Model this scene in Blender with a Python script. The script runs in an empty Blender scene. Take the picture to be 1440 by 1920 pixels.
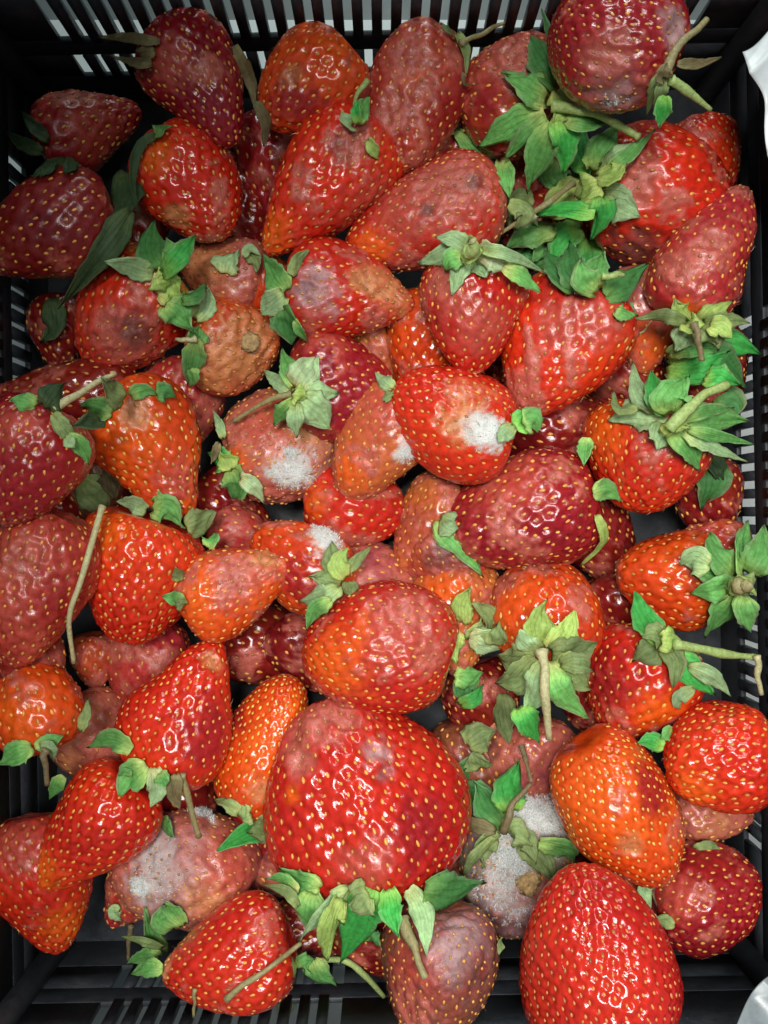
import bpy, math, random
import numpy as np
from mathutils import Vector, Matrix, noise as mnoise

R = math.radians
SC = bpy.context.scene
COL = SC.collection
random.seed(7)
RNG = np.random.default_rng(11)

# ------------------------------------------------------------------ camera
ZC = 0.485                       # lens height above the crate floor, metres
FOV = R(50)
FPX = 960 / math.tan(FOV / 2)    # focal length in photograph pixels
cam_d = bpy.data.cameras.new("camera")
cam = bpy.data.objects.new("camera", cam_d)
COL.objects.link(cam)
cam.location = (0, 0, ZC)
cam_d.sensor_fit = 'VERTICAL'
cam_d.angle = FOV
cam_d.clip_start = 0.01
cam_d.clip_end = 20
SC.camera = cam

# ------------------------------------------------------------------ room light
world = bpy.data.worlds.new("World")
SC.world = world
world.use_nodes = True
bg = world.node_tree.nodes['Background']
bg.inputs[0].default_value = (0.78, 0.95, 1.0, 1)
bg.inputs[1].default_value = 0.14


def spot(name, loc, aim, power, size, angle, blend, color):
    d = bpy.data.lights.new(name, 'SPOT')
    d.energy = power
    d.shadow_soft_size = size
    d.spot_size = R(angle)
    d.spot_blend = blend
    d.color = color
    o = bpy.data.objects.new(name, d)
    COL.objects.link(o)
    o.location = loc
    o.rotation_euler = (Vector(aim) - Vector(loc)).to_track_quat('-Z', 'Y').to_euler()
    return o


spot("ceiling_lamp", (-0.06, 0.11, 1.05), (0.122, -0.104, 0.07), 31, 0.09, 34, 0.25, (1.0, 0.96, 0.91))
spot("soft_fill", (0.20, -0.02, 0.95), (0.125, -0.104, 0.07), 15, 0.12, 36, 0.25, (1.0, 0.98, 0.95))  # added fill spot, lifts the shadows over the heap
spot("far_lamp", (0.24, 0.95, 0.85), (0.125, -0.090, 0.08), 15, 0.12, 21, 0.5, (0.95, 1.0, 0.98))
spot("table_fill", (0.02, 0.85, 0.30), (0.02, 0.28, 0.0), 9, 0.10, 46, 0.5, (0.86, 1.0, 0.97))  # added low spot, brightens the table behind the crate

SC.view_settings.view_transform = 'Standard'
SC.view_settings.look = 'None'
SC.view_settings.exposure = 0.0
SC.view_settings.gamma = 1.0
SC.cycles.max_bounces = 8


# ------------------------------------------------------------------ helpers
def at(px, py, z):
    d = ZC - z
    return np.array([(px - 720) / FPX * d, (960 - py) / FPX * d, z])


def to_px(P):
    d = ZC - P[..., 2]
    return 720 + P[..., 0] / d * FPX, 960 - P[..., 1] / d * FPX, d


def mesh_np(name, V, quads=None, tris=None, smooth=True):
    me = bpy.data.meshes.new(name)
    V = np.asarray(V, np.float32)
    nq = 0 if quads is None else len(quads)
    nt = 0 if tris is None else len(tris)
    loops = []
    if nq:
        loops.append(np.asarray(quads, np.int32).ravel())
    if nt:
        loops.append(np.asarray(tris, np.int32).ravel())
    loops = np.concatenate(loops)
    me.vertices.add(len(V))
    me.vertices.foreach_set('co', V.ravel())
    me.loops.add(len(loops))
    me.loops.foreach_set('vertex_index', loops)
    me.polygons.add(nq + nt)
    starts = np.concatenate([np.arange(nq) * 4, nq * 4 + np.arange(nt) * 3]).astype(np.int32)
    me.polygons.foreach_set('loop_start', starts)
    me.update(calc_edges=True)
    if smooth:
        me.polygons.foreach_set('use_smooth', np.ones(nq + nt, bool))
    return me


def set_attr(me, name, A):
    a = me.attributes.new(name, 'FLOAT_COLOR', 'POINT')
    A = np.asarray(A, np.float32)
    if A.shape[1] == 3:
        A = np.concatenate([A, np.ones((len(A), 1), np.float32)], 1)
    a.data.foreach_set('color', A.ravel())


def link(name, me, mat=None, parent=None):
    o = bpy.data.objects.new(name, me)
    COL.objects.link(o)
    if mat is not None:
        me.materials.append(mat)
    if parent is not None:
        o.parent = parent
    return o


def tag(o, label=None, cat=None, group=None, kind=None):
    if label: o['label'] = label
    if cat: o['category'] = cat
    if group: o['group'] = group
    if kind: o['kind'] = kind
    return o


class Waves:
    """smooth random field: a sum of sines in random directions"""
    def __init__(self, rng, n, freq, spread=0.5):
        d = rng.normal(size=(n, 3)); d /= np.linalg.norm(d, axis=1)[:, None]
        self.k = (d * (freq * (1 - spread + 2 * spread * rng.random((n, 1))))).astype(np.float32)
        self.p = (rng.random(n) * 6.283).astype(np.float32)
        self.s = 1.0 / math.sqrt(n / 2)

    def __call__(self, P):
        return np.sin(P.astype(np.float32) @ self.k.T + self.p).sum(-1) * self.s


def sstep(a, b, x):
    t = np.clip((x - a) / (b - a), 0, 1)
    return t * t * (3 - 2 * t)


# ------------------------------------------------------------------ materials
def new_mat(name):
    m = bpy.data.materials.new(name)
    m.use_nodes = True
    nt = m.node_tree
    return m, nt, nt.nodes['Principled BSDF']


def N(nt, t, **kw):
    n = nt.nodes.new(t)
    for k, v in kw.items():
        if k in n.inputs.keys():
            n.inputs[k].default_value = v
        else:
            setattr(n, k, v)
    return n


def flesh_material():
    m, nt, b = new_mat("strawberry_flesh")
    L = nt.links.new
    col = N(nt, 'ShaderNodeAttribute', attribute_name='tint')
    srf = N(nt, 'ShaderNodeAttribute', attribute_name='surf')     # r roughness, g wrinkle, b mould
    sep = N(nt, 'ShaderNodeSeparateColor'); L(srf.outputs['Color'], sep.inputs[0])
    tc = N(nt, 'ShaderNodeTexCoord')
    n1 = N(nt, 'ShaderNodeTexNoise', Scale=420, Detail=4, Roughness=0.6); L(tc.outputs['Object'], n1.inputs['Vector'])
    n2 = N(nt, 'ShaderNodeTexNoise', Scale=1500, Detail=3, Roughness=0.7); L(tc.outputs['Object'], n2.inputs['Vector'])
    # colour mottling
    mr = N(nt, 'ShaderNodeMapRange'); mr.inputs[1].default_value = .3; mr.inputs[2].default_value = .7
    mr.inputs[3].default_value = .78; mr.inputs[4].default_value = 1.18
    L(n1.outputs['Fac'], mr.inputs[0])
    n4 = N(nt, 'ShaderNodeTexNoise', Scale=170, Detail=6, Roughness=.72); L(tc.outputs['Object'], n4.inputs['Vector'])
    r4 = N(nt, 'ShaderNodeMapRange'); L(n4.outputs['Fac'], r4.inputs[0]); r4.inputs[1].default_value = .50; r4.inputs[2].default_value = .68
    f4 = N(nt, 'ShaderNodeMath', operation='MULTIPLY'); L(r4.outputs[0], f4.inputs[0]); L(sep.outputs[1], f4.inputs[1])
    g4 = N(nt, 'ShaderNodeMath', operation='MULTIPLY'); L(f4.outputs[0], g4.inputs[0]); g4.inputs[1].default_value = .85; g4.use_clamp = True
    mx4 = N(nt, 'ShaderNodeMix', data_type='RGBA'); L(g4.outputs[0], mx4.inputs[0]); L(col.outputs['Color'], mx4.inputs[6]); mx4.inputs[7].default_value = (.30, .026, .022, 1)
    mul = N(nt, 'ShaderNodeVectorMath', operation='SCALE'); L(mx4.outputs[2], mul.inputs[0]); L(mr.outputs[0], mul.inputs['Scale'])
    # mould speckle
    mm = N(nt, 'ShaderNodeMath', operation='MULTIPLY_ADD'); L(n2.outputs['Fac'], mm.inputs[0]); mm.inputs[1].default_value = .9; mm.inputs[2].default_value = -.5
    ma = N(nt, 'ShaderNodeMath', operation='ADD'); L(sep.outputs[2], ma.inputs[0])
    mb = N(nt, 'ShaderNodeMath', operation='MULTIPLY'); L(mm.outputs[0], mb.inputs[0]); L(sep.outputs[2], mb.inputs[1])
    L(mb.outputs[0], ma.inputs[1]); ma.use_clamp = True
    mix = N(nt, 'ShaderNodeMix', data_type='RGBA'); L(ma.outputs[0], mix.inputs[0]); L(mul.outputs[0], mix.inputs[6])
    mix.inputs[7].default_value = (0.68, 0.70, 0.68, 1)
    L(mix.outputs[2], b.inputs['Base Color'])
    # gloss, broken up
    ra = N(nt, 'ShaderNodeMath', operation='MULTIPLY_ADD'); L(n1.outputs['Fac'], ra.inputs[0]); ra.inputs[1].default_value = .24; L(sep.outputs[0], ra.inputs[2])
    rb = N(nt, 'ShaderNodeMath', operation='SUBTRACT'); L(ra.outputs[0], rb.inputs[0]); rb.inputs[1].default_value = .12; rb.use_clamp = True
    L(rb.outputs[0], b.inputs['Roughness'])
    b.inputs['Subsurface Weight'].default_value = .22
    b.inputs['Subsurface Radius'].default_value = (1, .25, .12)
    b.inputs['Subsurface Scale'].default_value = .003
    b.inputs['Specular IOR Level'].default_value = .5
    cw = N(nt, 'ShaderNodeMapRange'); L(sep.outputs[0], cw.inputs[0]); cw.inputs[1].default_value = .14; cw.inputs[2].default_value = .45
    cw.inputs[3].default_value = .40; cw.inputs[4].default_value = 0
    L(cw.outputs[0], b.inputs['Coat Weight']); b.inputs['Coat Roughness'].default_value = .18; b.inputs['Coat IOR'].default_value = 1.55
    # skin relief
    hs = N(nt, 'ShaderNodeMath', operation='MULTIPLY_ADD'); L(n2.outputs['Fac'], hs.inputs[0]); hs.inputs[1].default_value = .35; L(n1.outputs['Fac'], hs.inputs[2])
    st = N(nt, 'ShaderNodeMath', operation='MULTIPLY_ADD'); L(sep.outputs[1], st.inputs[0]); st.inputs[1].default_value = .55; st.inputs[2].default_value = .07
    bm = N(nt, 'ShaderNodeBump', Distance=.0011); L(hs.outputs[0], bm.inputs['Height']); L(st.outputs[0], bm.inputs['Strength'])
    L(bm.outputs[0], b.inputs['Normal'])
    return m


def seed_material():
    m, nt, b = new_mat("strawberry_seed")
    col = N(nt, 'ShaderNodeAttribute', attribute_name='tint')
    nt.links.new(col.outputs['Color'], b.inputs['Base Color'])
    b.inputs['Roughness'].default_value = .32
    b.inputs['Specular IOR Level'].default_value = .5
    return m


def leaf_material():
    m, nt, b = new_mat("sepal_leaf")
    L = nt.links.new
    col = N(nt, 'ShaderNodeAttribute', attribute_name='tint')
    tc = N(nt, 'ShaderNodeTexCoord')
    uv = N(nt, 'ShaderNodeSeparateXYZ'); L(tc.outputs['UV'], uv.inputs[0])
    n1 = N(nt, 'ShaderNodeTexNoise', Scale=500, Detail=4, Roughness=.65); L(tc.outputs['Object'], n1.inputs['Vector'])
    # nerves: run along the sepal, forking a little towards its edges
    av = N(nt, 'ShaderNodeMath', operation='ABSOLUTE'); L(uv.outputs[1], av.inputs[0])
    n3 = N(nt, 'ShaderNodeTexNoise', Scale=170, Detail=2); L(tc.outputs['Object'], n3.inputs['Vector'])
    dg = N(nt, 'ShaderNodeMath', operation='MULTIPLY_ADD'); L(uv.outputs[0], dg.inputs[0]); dg.inputs[1].default_value = -.38; L(av.outputs[0], dg.inputs[2])
    nz = N(nt, 'ShaderNodeMath', operation='MULTIPLY_ADD'); L(n3.outputs['Fac'], nz.inputs[0]); nz.inputs[1].default_value = .5; L(dg.outputs[0], nz.inputs[2])
    fr = N(nt, 'ShaderNodeMath', operation='MULTIPLY'); L(nz.outputs[0], fr.inputs[0]); fr.inputs[1].default_value = 19
    sn = N(nt, 'ShaderNodeMath', operation='SINE'); L(fr.outputs[0], sn.inputs[0])
    pw = N(nt, 'ShaderNodeMapRange'); L(sn.outputs[0], pw.inputs[0]); pw.inputs[1].default_value = .55; pw.inputs[2].default_value = 1.0
    mid = N(nt, 'ShaderNodeMapRange'); L(av.outputs[0], mid.inputs[0]); mid.inputs[1].default_value = .0; mid.inputs[2].default_value = .14; mid.inputs[3].default_value = 1; mid.inputs[4].default_value = 0
    mx = N(nt, 'ShaderNodeMath', operation='MAXIMUM'); L(pw.outputs[0], mx.inputs[0]); L(mid.outputs[0], mx.inputs[1])
    mr = N(nt, 'ShaderNodeMapRange'); L(n1.outputs['Fac'], mr.inputs[0]); mr.inputs[1].default_value = .3; mr.inputs[2].default_value = .72; mr.inputs[3].default_value = .72; mr.inputs[4].default_value = 1.2
    mul = N(nt, 'ShaderNodeVectorMath', operation='SCALE'); L(col.outputs['Color'], mul.inputs[0]); L(mr.outputs[0], mul.inputs['Scale'])
    vf = N(nt, 'ShaderNodeMath', operation='MULTIPLY'); L(mx.outputs[0], vf.inputs[0]); vf.inputs[1].default_value = .30
    mix = N(nt, 'ShaderNodeMix', data_type='RGBA', blend_type='MULTIPLY'); L(vf.outputs[0], mix.inputs[0]); L(mul.outputs[0], mix.inputs[6]); mix.inputs[7].default_value = (.42, .60, .40, 1)
    L(mix.outputs[2], b.inputs['Base Color'])
    b.inputs['Roughness'].default_value = .6
    b.inputs['Specular IOR Level'].default_value = .35
    h = N(nt, 'ShaderNodeMath', operation='MULTIPLY_ADD'); L(mx.outputs[0], h.inputs[0]); h.inputs[1].default_value = -.7; L(n1.outputs['Fac'], h.inputs[2])
    bm = N(nt, 'ShaderNodeBump', Distance=.0007, Strength=.38); L(h.outputs[0], bm.inputs['Height']); L(bm.outputs[0], b.inputs['Normal'])
    tr = N(nt, 'ShaderNodeBsdfTranslucent'); L(mix.outputs[2], tr.inputs['Color'])
    ms = N(nt, 'ShaderNodeMixShader'); ms.inputs[0].default_value = .30
    L(b.outputs[0], ms.inputs[1]); L(tr.outputs[0], ms.inputs[2])
    L(ms.outputs[0], nt.nodes['Material Output'].inputs['Surface'])
    return m


def stem_material():
    m, nt, b = new_mat("green_stem")
    L = nt.links.new
    col = N(nt, 'ShaderNodeAttribute', attribute_name='tint')
    tc = N(nt, 'ShaderNodeTexCoord')
    n1 = N(nt, 'ShaderNodeTexNoise', Scale=800, Detail=4, Roughness=.7); L(tc.outputs['Object'], n1.inputs['Vector'])
    mr = N(nt, 'ShaderNodeMapRange'); L(n1.outputs['Fac'], mr.inputs[0]); mr.inputs[1].default_value = .3; mr.inputs[2].default_value = .7; mr.inputs[3].default_value = .65; mr.inputs[4].default_value = 1.25
    mul = N(nt, 'ShaderNodeVectorMath', operation='SCALE'); L(col.outputs['Color'], mul.inputs[0]); L(mr.outputs[0], mul.inputs['Scale'])
    L(mul.outputs[0], b.inputs['Base Color'])
    b.inputs['Roughness'].default_value = .5
    bm = N(nt, 'ShaderNodeBump', Distance=.0006, Strength=.6); L(n1.outputs['Fac'], bm.inputs['Height']); L(bm.outputs[0], b.inputs['Normal'])
    return m


def plain_mat(name, color, rough, noise_scale=300, var=.25, bump=.2, dist=.0006, spec=.5, dust=False):
    m, nt, b = new_mat(name)
    L = nt.links.new
    tc = N(nt, 'ShaderNodeTexCoord')
    n1 = N(nt, 'ShaderNodeTexNoise', Scale=noise_scale, Detail=5, Roughness=.65); L(tc.outputs['Object'], n1.inputs['Vector'])
    mr = N(nt, 'ShaderNodeMapRange'); L(n1.outputs['Fac'], mr.inputs[0]); mr.inputs[1].default_value = .3; mr.inputs[2].default_value = .7
    mr.inputs[3].default_value = 1 - var; mr.inputs[4].default_value = 1 + var
    rgb = N(nt, 'ShaderNodeRGB'); rgb.outputs[0].default_value = (*color, 1)
    mul = N(nt, 'ShaderNodeVectorMath', operation='SCALE'); L(rgb.outputs[0], mul.inputs[0]); L(mr.outputs[0], mul.inputs['Scale'])
    if dust:                            # pale specks and rubbed patches on the plastic
        d1 = N(nt, 'ShaderNodeTexNoise', Scale=1300, Detail=1); L(tc.outputs['Object'], d1.inputs['Vector'])
        d2 = N(nt, 'ShaderNodeTexNoise', Scale=28, Detail=5, Roughness=.7); L(tc.outputs['Object'], d2.inputs['Vector'])
        e1 = N(nt, 'ShaderNodeMapRange'); L(d1.outputs['Fac'], e1.inputs[0]); e1.inputs[1].default_value = .70; e1.inputs[2].default_value = .76; e1.inputs[4].default_value = .5
        e2 = N(nt, 'ShaderNodeMapRange'); L(d2.outputs['Fac'], e2.inputs[0]); e2.inputs[1].default_value = .5; e2.inputs[2].default_value = .75; e2.inputs[4].default_value = .16
        ad = N(nt, 'ShaderNodeMath', operation='ADD'); L(e1.outputs[0], ad.inputs[0]); L(e2.outputs[0], ad.inputs[1])
        dm = N(nt, 'ShaderNodeMix', data_type='RGBA'); L(ad.outputs[0], dm.inputs[0]); L(mul.outputs[0], dm.inputs[6]); dm.inputs[7].default_value = (.20, .20, .19, 1)
        L(dm.outputs[2], b.inputs['Base Color'])
    else:
        L(mul.outputs[0], b.inputs['Base Color'])
    rr = N(nt, 'ShaderNodeMapRange'); L(n1.outputs['Fac'], rr.inputs[0]); rr.inputs[1].default_value = .3; rr.inputs[2].default_value = .7
    rr.inputs[3].default_value = rough - .08; rr.inputs[4].default_value = rough + .1
    L(rr.outputs[0], b.inputs['Roughness'])
    b.inputs['Specular IOR Level'].default_value = spec
    bm = N(nt, 'ShaderNodeBump', Distance=dist, Strength=bump); L(n1.outputs['Fac'], bm.inputs['Height']); L(bm.outputs[0], b.inputs['Normal'])
    return m


M_FLESH, M_SEED, M_LEAF, M_STEM = flesh_material(), seed_material(), leaf_material(), stem_material()
M_PLASTIC = plain_mat("black_crate_plastic", (.030, .036, .044), .5, 240, .3, .10, dust=True)
M_TABLE = plain_mat("grey_tabletop", (.20, .22, .215), .5, 60, .08, .05)
M_BAG = plain_mat("white_film", (.66, .72, .73), .3, 120, .1, .25)
M_STRIP = plain_mat("grey_film", (.20, .235, .25), .3, 120, .2, .25)
M_FUZZ = plain_mat("mould_fuzz", (.74, .77, .75), .9, 900, .2, 0)
M_SCAB = plain_mat("dried_scab", (.40, .26, .11), .75, 700, .5, .8, .001)

# ------------------------------------------------------------------ setting: table, crate
def box_data(x0, x1, y0, y1, z0, z1, bev=0.0):
    V = [(x, y, z) for z in (z0, z1) for y in (y0, y1) for x in (x0, x1)]
    Q = [(0, 2, 3, 1), (4, 5, 7, 6), (0, 1, 5, 4), (2, 6, 7, 3), (0, 4, 6, 2), (1, 3, 7, 5)]
    return V, Q


def box(name, x0, x1, y0, y1, z0, z1, mat, parent, bev=.0006):
    V, Q = box_data(x0, x1, y0, y1, z0, z1)
    o = link(name, mesh_np(name, V, Q, smooth=False), mat, parent)
    if bev:
        md = o.modifiers.new("bevel", 'BEVEL'); md.width = bev; md.segments = 2
    return o


V, Q = box_data(-.9, .9, -.9, .9, -.03, -.006)
M_SHEET = plain_mat("white_backing", (.80, .83, .81), .55, 60, .06, .05)
t = link("table", mesh_np("table", V, Q, smooth=False), M_TABLE)
tag(t, kind='structure')

V, Q = box_data(-.168, .168, -.2025, .2195, -.0058, -.0048)  # added sheet whitens the slot ends, standing in for lit sills
tag(link("backing_sheet", mesh_np("backing_sheet", V, Q, smooth=False), M_SHEET), "white paper sheet put in under the black crate to whiten its wall slots", "backing")

CX0, CX1, CY0, CY1 = -.1465, .1475, -.187, .184      # inner faces of the crate at its floor
RIM = .128
crate = bpy.data.objects.new("plastic_crate", None)
COL.objects.link(crate)
crate.rotation_euler = (0, 0, R(1.1))
tag(crate, "black plastic crate with slotted walls holding the heap of strawberries", "crate")
box("crate_floor", CX0 - .003, CX1 + .003, CY0 - .003, CY1 + .003, -.004, 0, M_PLASTIC, crate)

ROWS = ((.014, .0265, .0480), (.0480, .0610, .1010))   # (rail bottom, slot bottom, slot top)


def wall(length, origin, rot, run0, run1, pitch):
    """one slotted side: local x along the wall, local y outwards, z up"""
    w = bpy.data.objects.new("wall", None)
    COL.objects.link(w); w.parent = crate
    w.location = origin; w.rotation_euler = (0, 0, rot)
    half = length / 2
    nslots = round((run1 - run0) / pitch)
    run1 = run0 + nslots * pitch
    th = .0024
    box("wall_rail", -half, half, 0, th, 0, .0265, M_PLASTIC, w)
    box("wall_rail", -half, half, 0, th, .0480, .0610, M_PLASTIC, w)
    box("wall_rail", -half, half, 0, th, .1010, RIM, M_PLASTIC, w)
    box("rim_lip", -half - .003, half + .003, th, .011, RIM - .004, RIM + .0005, M_PLASTIC, w)
    for s in (-1, 1):
        for (z0, z1) in ((.0265, .0480), (.0610, .1010)):
            xa, xb = (run1 - .0001, half) if s > 0 else (-half, run0 + .0001)
            box("corner_panel", xa, xb, .0002, th - .0002, z0 + .0002, z1 - .0002, M_PLASTIC, w, 0)
    for (z0, z1) in ((.0265, .0480), (.0610, .1010)):
        bw = pitch * .27
        V, Q = box_data(-bw, bw, -.0006, th + .0002, z0 - .0008, z1 + .0008)
        me = mesh_np("slat", V, Q, smooth=False); me.materials.append(M_PLASTIC)
        for i in range(1, nslots):
            o = bpy.data.objects.new("slat", me); COL.objects.link(o)
            o.parent = w; o.location = (run0 + i * pitch, 0, 0)
    return w


wx, wy = CX1 - CX0, CY1 - CY0
mx_, my_ = (CX0 + CX1) / 2, (CY0 + CY1) / 2
wall(wx, (mx_, CY1, 0), 0, -.122, .122, .0072)
wall(wx, (mx_, CY0, 0), math.pi, .020, .116, .0072)
wall(wy, (CX0, my_, 0), math.pi / 2, -.075, .150, .0072)
wall(wy, (CX1, my_, 0), -math.pi / 2, -.078, .135, .0072)

for qx, qy in ((CX0, CY0), (CX0, CY1), (CX1, CY0), (CX1, CY1)):
    ix, iy = (1 if qx < 0 else -1), (1 if qy < 0 else -1)
    bm_o = box("corner_post", min(qx - ix * .0035, qx + ix * .007), max(qx - ix * .0035, qx + ix * .007),
               min(qy - iy * .0035, qy + iy * .007), max(qy - iy * .0035, qy + iy * .007), .0005, RIM + .0012, M_PLASTIC, crate, .004)

# ------------------------------------------------------------------ strawberries
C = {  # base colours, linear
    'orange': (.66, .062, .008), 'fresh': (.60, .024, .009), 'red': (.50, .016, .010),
    'crimson': (.30, .010, .016), 'dark': (.21, .011, .010), 'dull': (.45, .050, .028),  # dark is deepened to put upper left shade into its red
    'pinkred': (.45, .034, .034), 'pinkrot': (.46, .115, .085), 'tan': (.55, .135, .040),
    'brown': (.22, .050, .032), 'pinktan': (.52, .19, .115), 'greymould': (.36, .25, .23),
}
SPOT = {  # (colour, roughness, wrinkle, mould, pit factor)
    'o': ((.74, .105, .008), .20, .1, 0, .95), 'r': ((.50, .125, .090), .38, .9, 0, .45), 't': ((.58, .225, .085), .42, .9, 0, .4),
    'b': ((.16, .055, .045), .42, .8, 0, .5), 'm': ((.5, .42, .36), .8, 1, .95, .15), 'g': ((.34, .17, .15), .7, 1, .42, .5),
    'w': ((.70, .46, .24), .35, .3, 0, .5), 'y': ((.80, .36, .04), .28, .1, 0, .5), 'k': ((.30, .010, .014), .26, .3, 0, .85),
    'u': ((.38, .20, .20), .5, .9, .10, .45), 'x': ((.20, .060, .070), .45, .9, .06, .6),
    'p': ((.50, .075, .050), .26, .5, 0, .75),
}
ZB_CELL = 4
ZBW, ZBH = 1440 // ZB_CELL + 20, 1920 // ZB_CELL + 20
ZB = np.full((ZBH, ZBW), ZC, np.float32)      # distance below the lens of whatever lies on top


def splat(P):
    x, y, d = to_px(np.asarray(P))
    i = np.floor(y / ZB_CELL).astype(int) + 10
    j = np.floor(x / ZB_CELL).astype(int) + 10
    ok = (i >= 0) & (i < ZBH) & (j >= 0) & (j < ZBW)
    np.minimum.at(ZB, (i[ok], j[ok]), d[ok].astype(np.float32))


def zb_at(px, py, r=1):
    i = int(py // ZB_CELL) + 10; j = int(px // ZB_CELL) + 10
    i = min(max(i, r), ZBH - 1 - r); j = min(max(j, r), ZBW - 1 - r)
    return float(ZB[i - r:i + r + 1, j - r:j + r + 1].min())


BERRY = {}
LAYER = lambda l: .028 + l * .0158
SPH_V = None


def seed_template():
    """small teardrop, long axis x, 5 rings of 6"""
    V, T = [(-1, 0, 0)], []
    prof = ((-.72, .62), (-.2, 1.0), (.35, .8), (.78, .38))
    n = 6
    for x, r in prof:
        for k in range(n):
            a = 2 * math.pi * k / n
            V.append((x, r * math.cos(a), r * math.sin(a)))
    V.append((1, 0, 0))
    for k in range(n):
        T.append((0, 1 + (k + 1) % n, 1 + k))
        for i in range(len(prof) - 1):
            a, b = 1 + i * n + k, 1 + i * n + (k + 1) % n
            T.append((a, b, b + n)); T.append((a, b + n, a + n))
        e = 1 + (len(prof) - 1) * n
        T.append((e + k, e + (k + 1) % n, len(V) - 1))
    return np.array(V, np.float32), np.array(T, np.int32)


SEED_V, SEED_T = seed_template()
N_TRI = 0


def berry(key, cx, cy, ang, Lp, Wp, layer, color, label, tilt=0., c=.42, sp=27., rot=.12, gloss=1., spots="", e2=.04,
          lump=.03, pit=1., shoulder=None, blunt=.10, dip=.06, hair=.6, spread=1.0, seed=None, rotc='r', furrow=0, fuzz=1., ztop=.112):
    global N_TRI
    rng = np.random.default_rng(abs(hash_key(key)))
    z = LAYER(layer); Wp *= 1.045; Lp *= 1.015
    # climb along the line of sight until the berry clears the crate walls
    for _ in range(40):
        s = (ZC - z) / FPX
        ctr = at(cx, cy, z)
        a = R(ang); ex = (abs(math.cos(a)) * Lp + abs(math.sin(a)) * Wp) * .5 * s * .9
        ey = (abs(math.sin(a)) * Lp + abs(math.cos(a)) * Wp) * .5 * s * .9
        if (ctr[0] - ex > CX0 and ctr[0] + ex < CX1 and ctr[1] - ey > CY0 and ctr[1] + ey < CY1) or z > ztop:
            break
        z += .002
    Ln, Wd = Lp * s, Wp * s
    ca, sa, ct, st = math.cos(R(ang)), math.sin(R(ang)), math.cos(R(tilt)), math.sin(R(tilt))
    e1 = np.array([ca * ct, -sa * ct, st])
    up = np.array([0, 0, 1.]) if abs(e1[2]) < .95 else np.array([0, 1., 0])
    e3 = up - e1 * (up @ e1); e3 /= np.linalg.norm(e3)
    e2v = np.cross(e3, e1)
    F3 = np.stack([e1, e2v, e3])                 # rows: local -> world
    fields = [Waves(rng, 10, 3.2 / Wd, .4), Waves(rng, 10, 8.0 / Wd, .4)]
    p2, p3 = rng.random(2) * 6.28
    aa = np.linspace(0, math.pi, 400)
    prof = np.sin(aa) ** (.93 - blunt) * (1 + c * np.cos(aa)) 
    prof = prof / prof.max()

    def surf(a, ph):
        r = np.interp(a, aa, prof)
        cs = 1 + e2 * np.cos(2 * (ph - p2)) * np.sin(a) + e2 * .6 * np.cos(3 * (ph - p3)) * np.sin(a)
        if furrow:
            cs = cs - furrow * np.exp(-(np.angle(np.exp(1j * (ph - .25))) / .22) ** 2) * np.sin(a)
        rho = r * Wd / 2 * cs
        X = -np.cos(a) * Ln / 2
        X = X + dip * Ln * np.exp(-(r / .42) ** 2) * (a < 1.57)
        P = np.stack([X, rho * np.sin(ph), rho * np.cos(ph)], -1)
        g = fields[0](P) * lump * Wd + fields[1](P) * lump * .45 * Wd
        D = P / (np.linalg.norm(P, axis=-1, keepdims=True) + 1e-6)
        return P + D * g[..., None]

    def frame(a, ph):
        e = .012
        Pa = surf(np.clip(a + e, 0, math.pi), ph) - surf(np.clip(a - e, 0, math.pi), ph)
        Pp = surf(a, ph + e) - surf(a, ph - e)
        n = np.cross(Pa, Pp)
        ln = np.linalg.norm(n, axis=-1, keepdims=True)
        pole = np.stack([-np.cos(a), np.sin(a) * np.sin(ph), np.sin(a) * np.cos(ph)], -1)
        n = np.where(ln > 1e-10, n / np.maximum(ln, 1e-10), pole)
        sgn = np.sign((n * pole).sum(-1, keepdims=True)); sgn[sgn == 0] = 1
        n = n * sgn
        tg = Pa / np.maximum(np.linalg.norm(Pa, axis=-1, keepdims=True), 1e-9)
        return n, tg

    # --- seeds: a golden-angle lattice of even density
    mid = (aa[1:] + aa[:-1]) / 2
    rr = np.interp(mid, aa, prof) * Wd / 2
    ds = np.hypot(np.diff(prof) * Wd / 2, np.diff(-np.cos(aa)) * Ln / 2)
    cum = np.concatenate([[0], np.cumsum(2 * math.pi * rr * ds * (.85 + .5 * (mid / math.pi) ** 3))])
    area = cum[-1]
    spm = sp * .91 * s
    n = max(20, int(area / (.87 * spm * spm)))
    k = np.arange(n) + .5
    sa_ = np.interp(k / n * area, cum, aa)
    sph = (k * 2.399963 * (1 if rng.random() < .5 else -1) + rng.random() * 6.28) % (2 * math.pi)
    sa_ = np.clip(sa_ + rng.normal(size=n) * 0.15 * spm / Ln * 2, .02, 3.12)
    sph = sph + rng.normal(size=n) * 0.15 * spm / (np.interp(sa_, aa, prof) * Wd / 2 + .002)
    keep = sa_ > .42
    sa_, sph = sa_[keep], sph[keep]
    sP = surf(sa_, sph)
    sN, sT = frame(sa_, sph)

    # --- skin grid, closest mesh on the upper side
    res = (3.0 if layer >= 1.9 else 4.2) * s
    kk = .5 * ct
    nphi = int(min(190, max(48, (1 - kk) * math.pi * Wd / res)))
    na = int(min(170, max(40, 1.28 * Ln / res)))
    ia = np.linspace(0, math.pi, na + 1)[1:-1]
    ss = (np.arange(nphi) / nphi) * 2 * math.pi - math.pi
    phs = ss - kk * np.sin(ss)
    A, PH = np.meshgrid(ia, phs, indexing='ij')
    A = np.concatenate([A.ravel(), [0, math.pi]]); PH = np.concatenate([PH.ravel(), [0, 0]])
    P = surf(A, PH)
    Nn, Tg = frame(A, PH)
    # nearest seed
    nv = len(P)
    best = np.empty(nv, np.int64)
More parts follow.
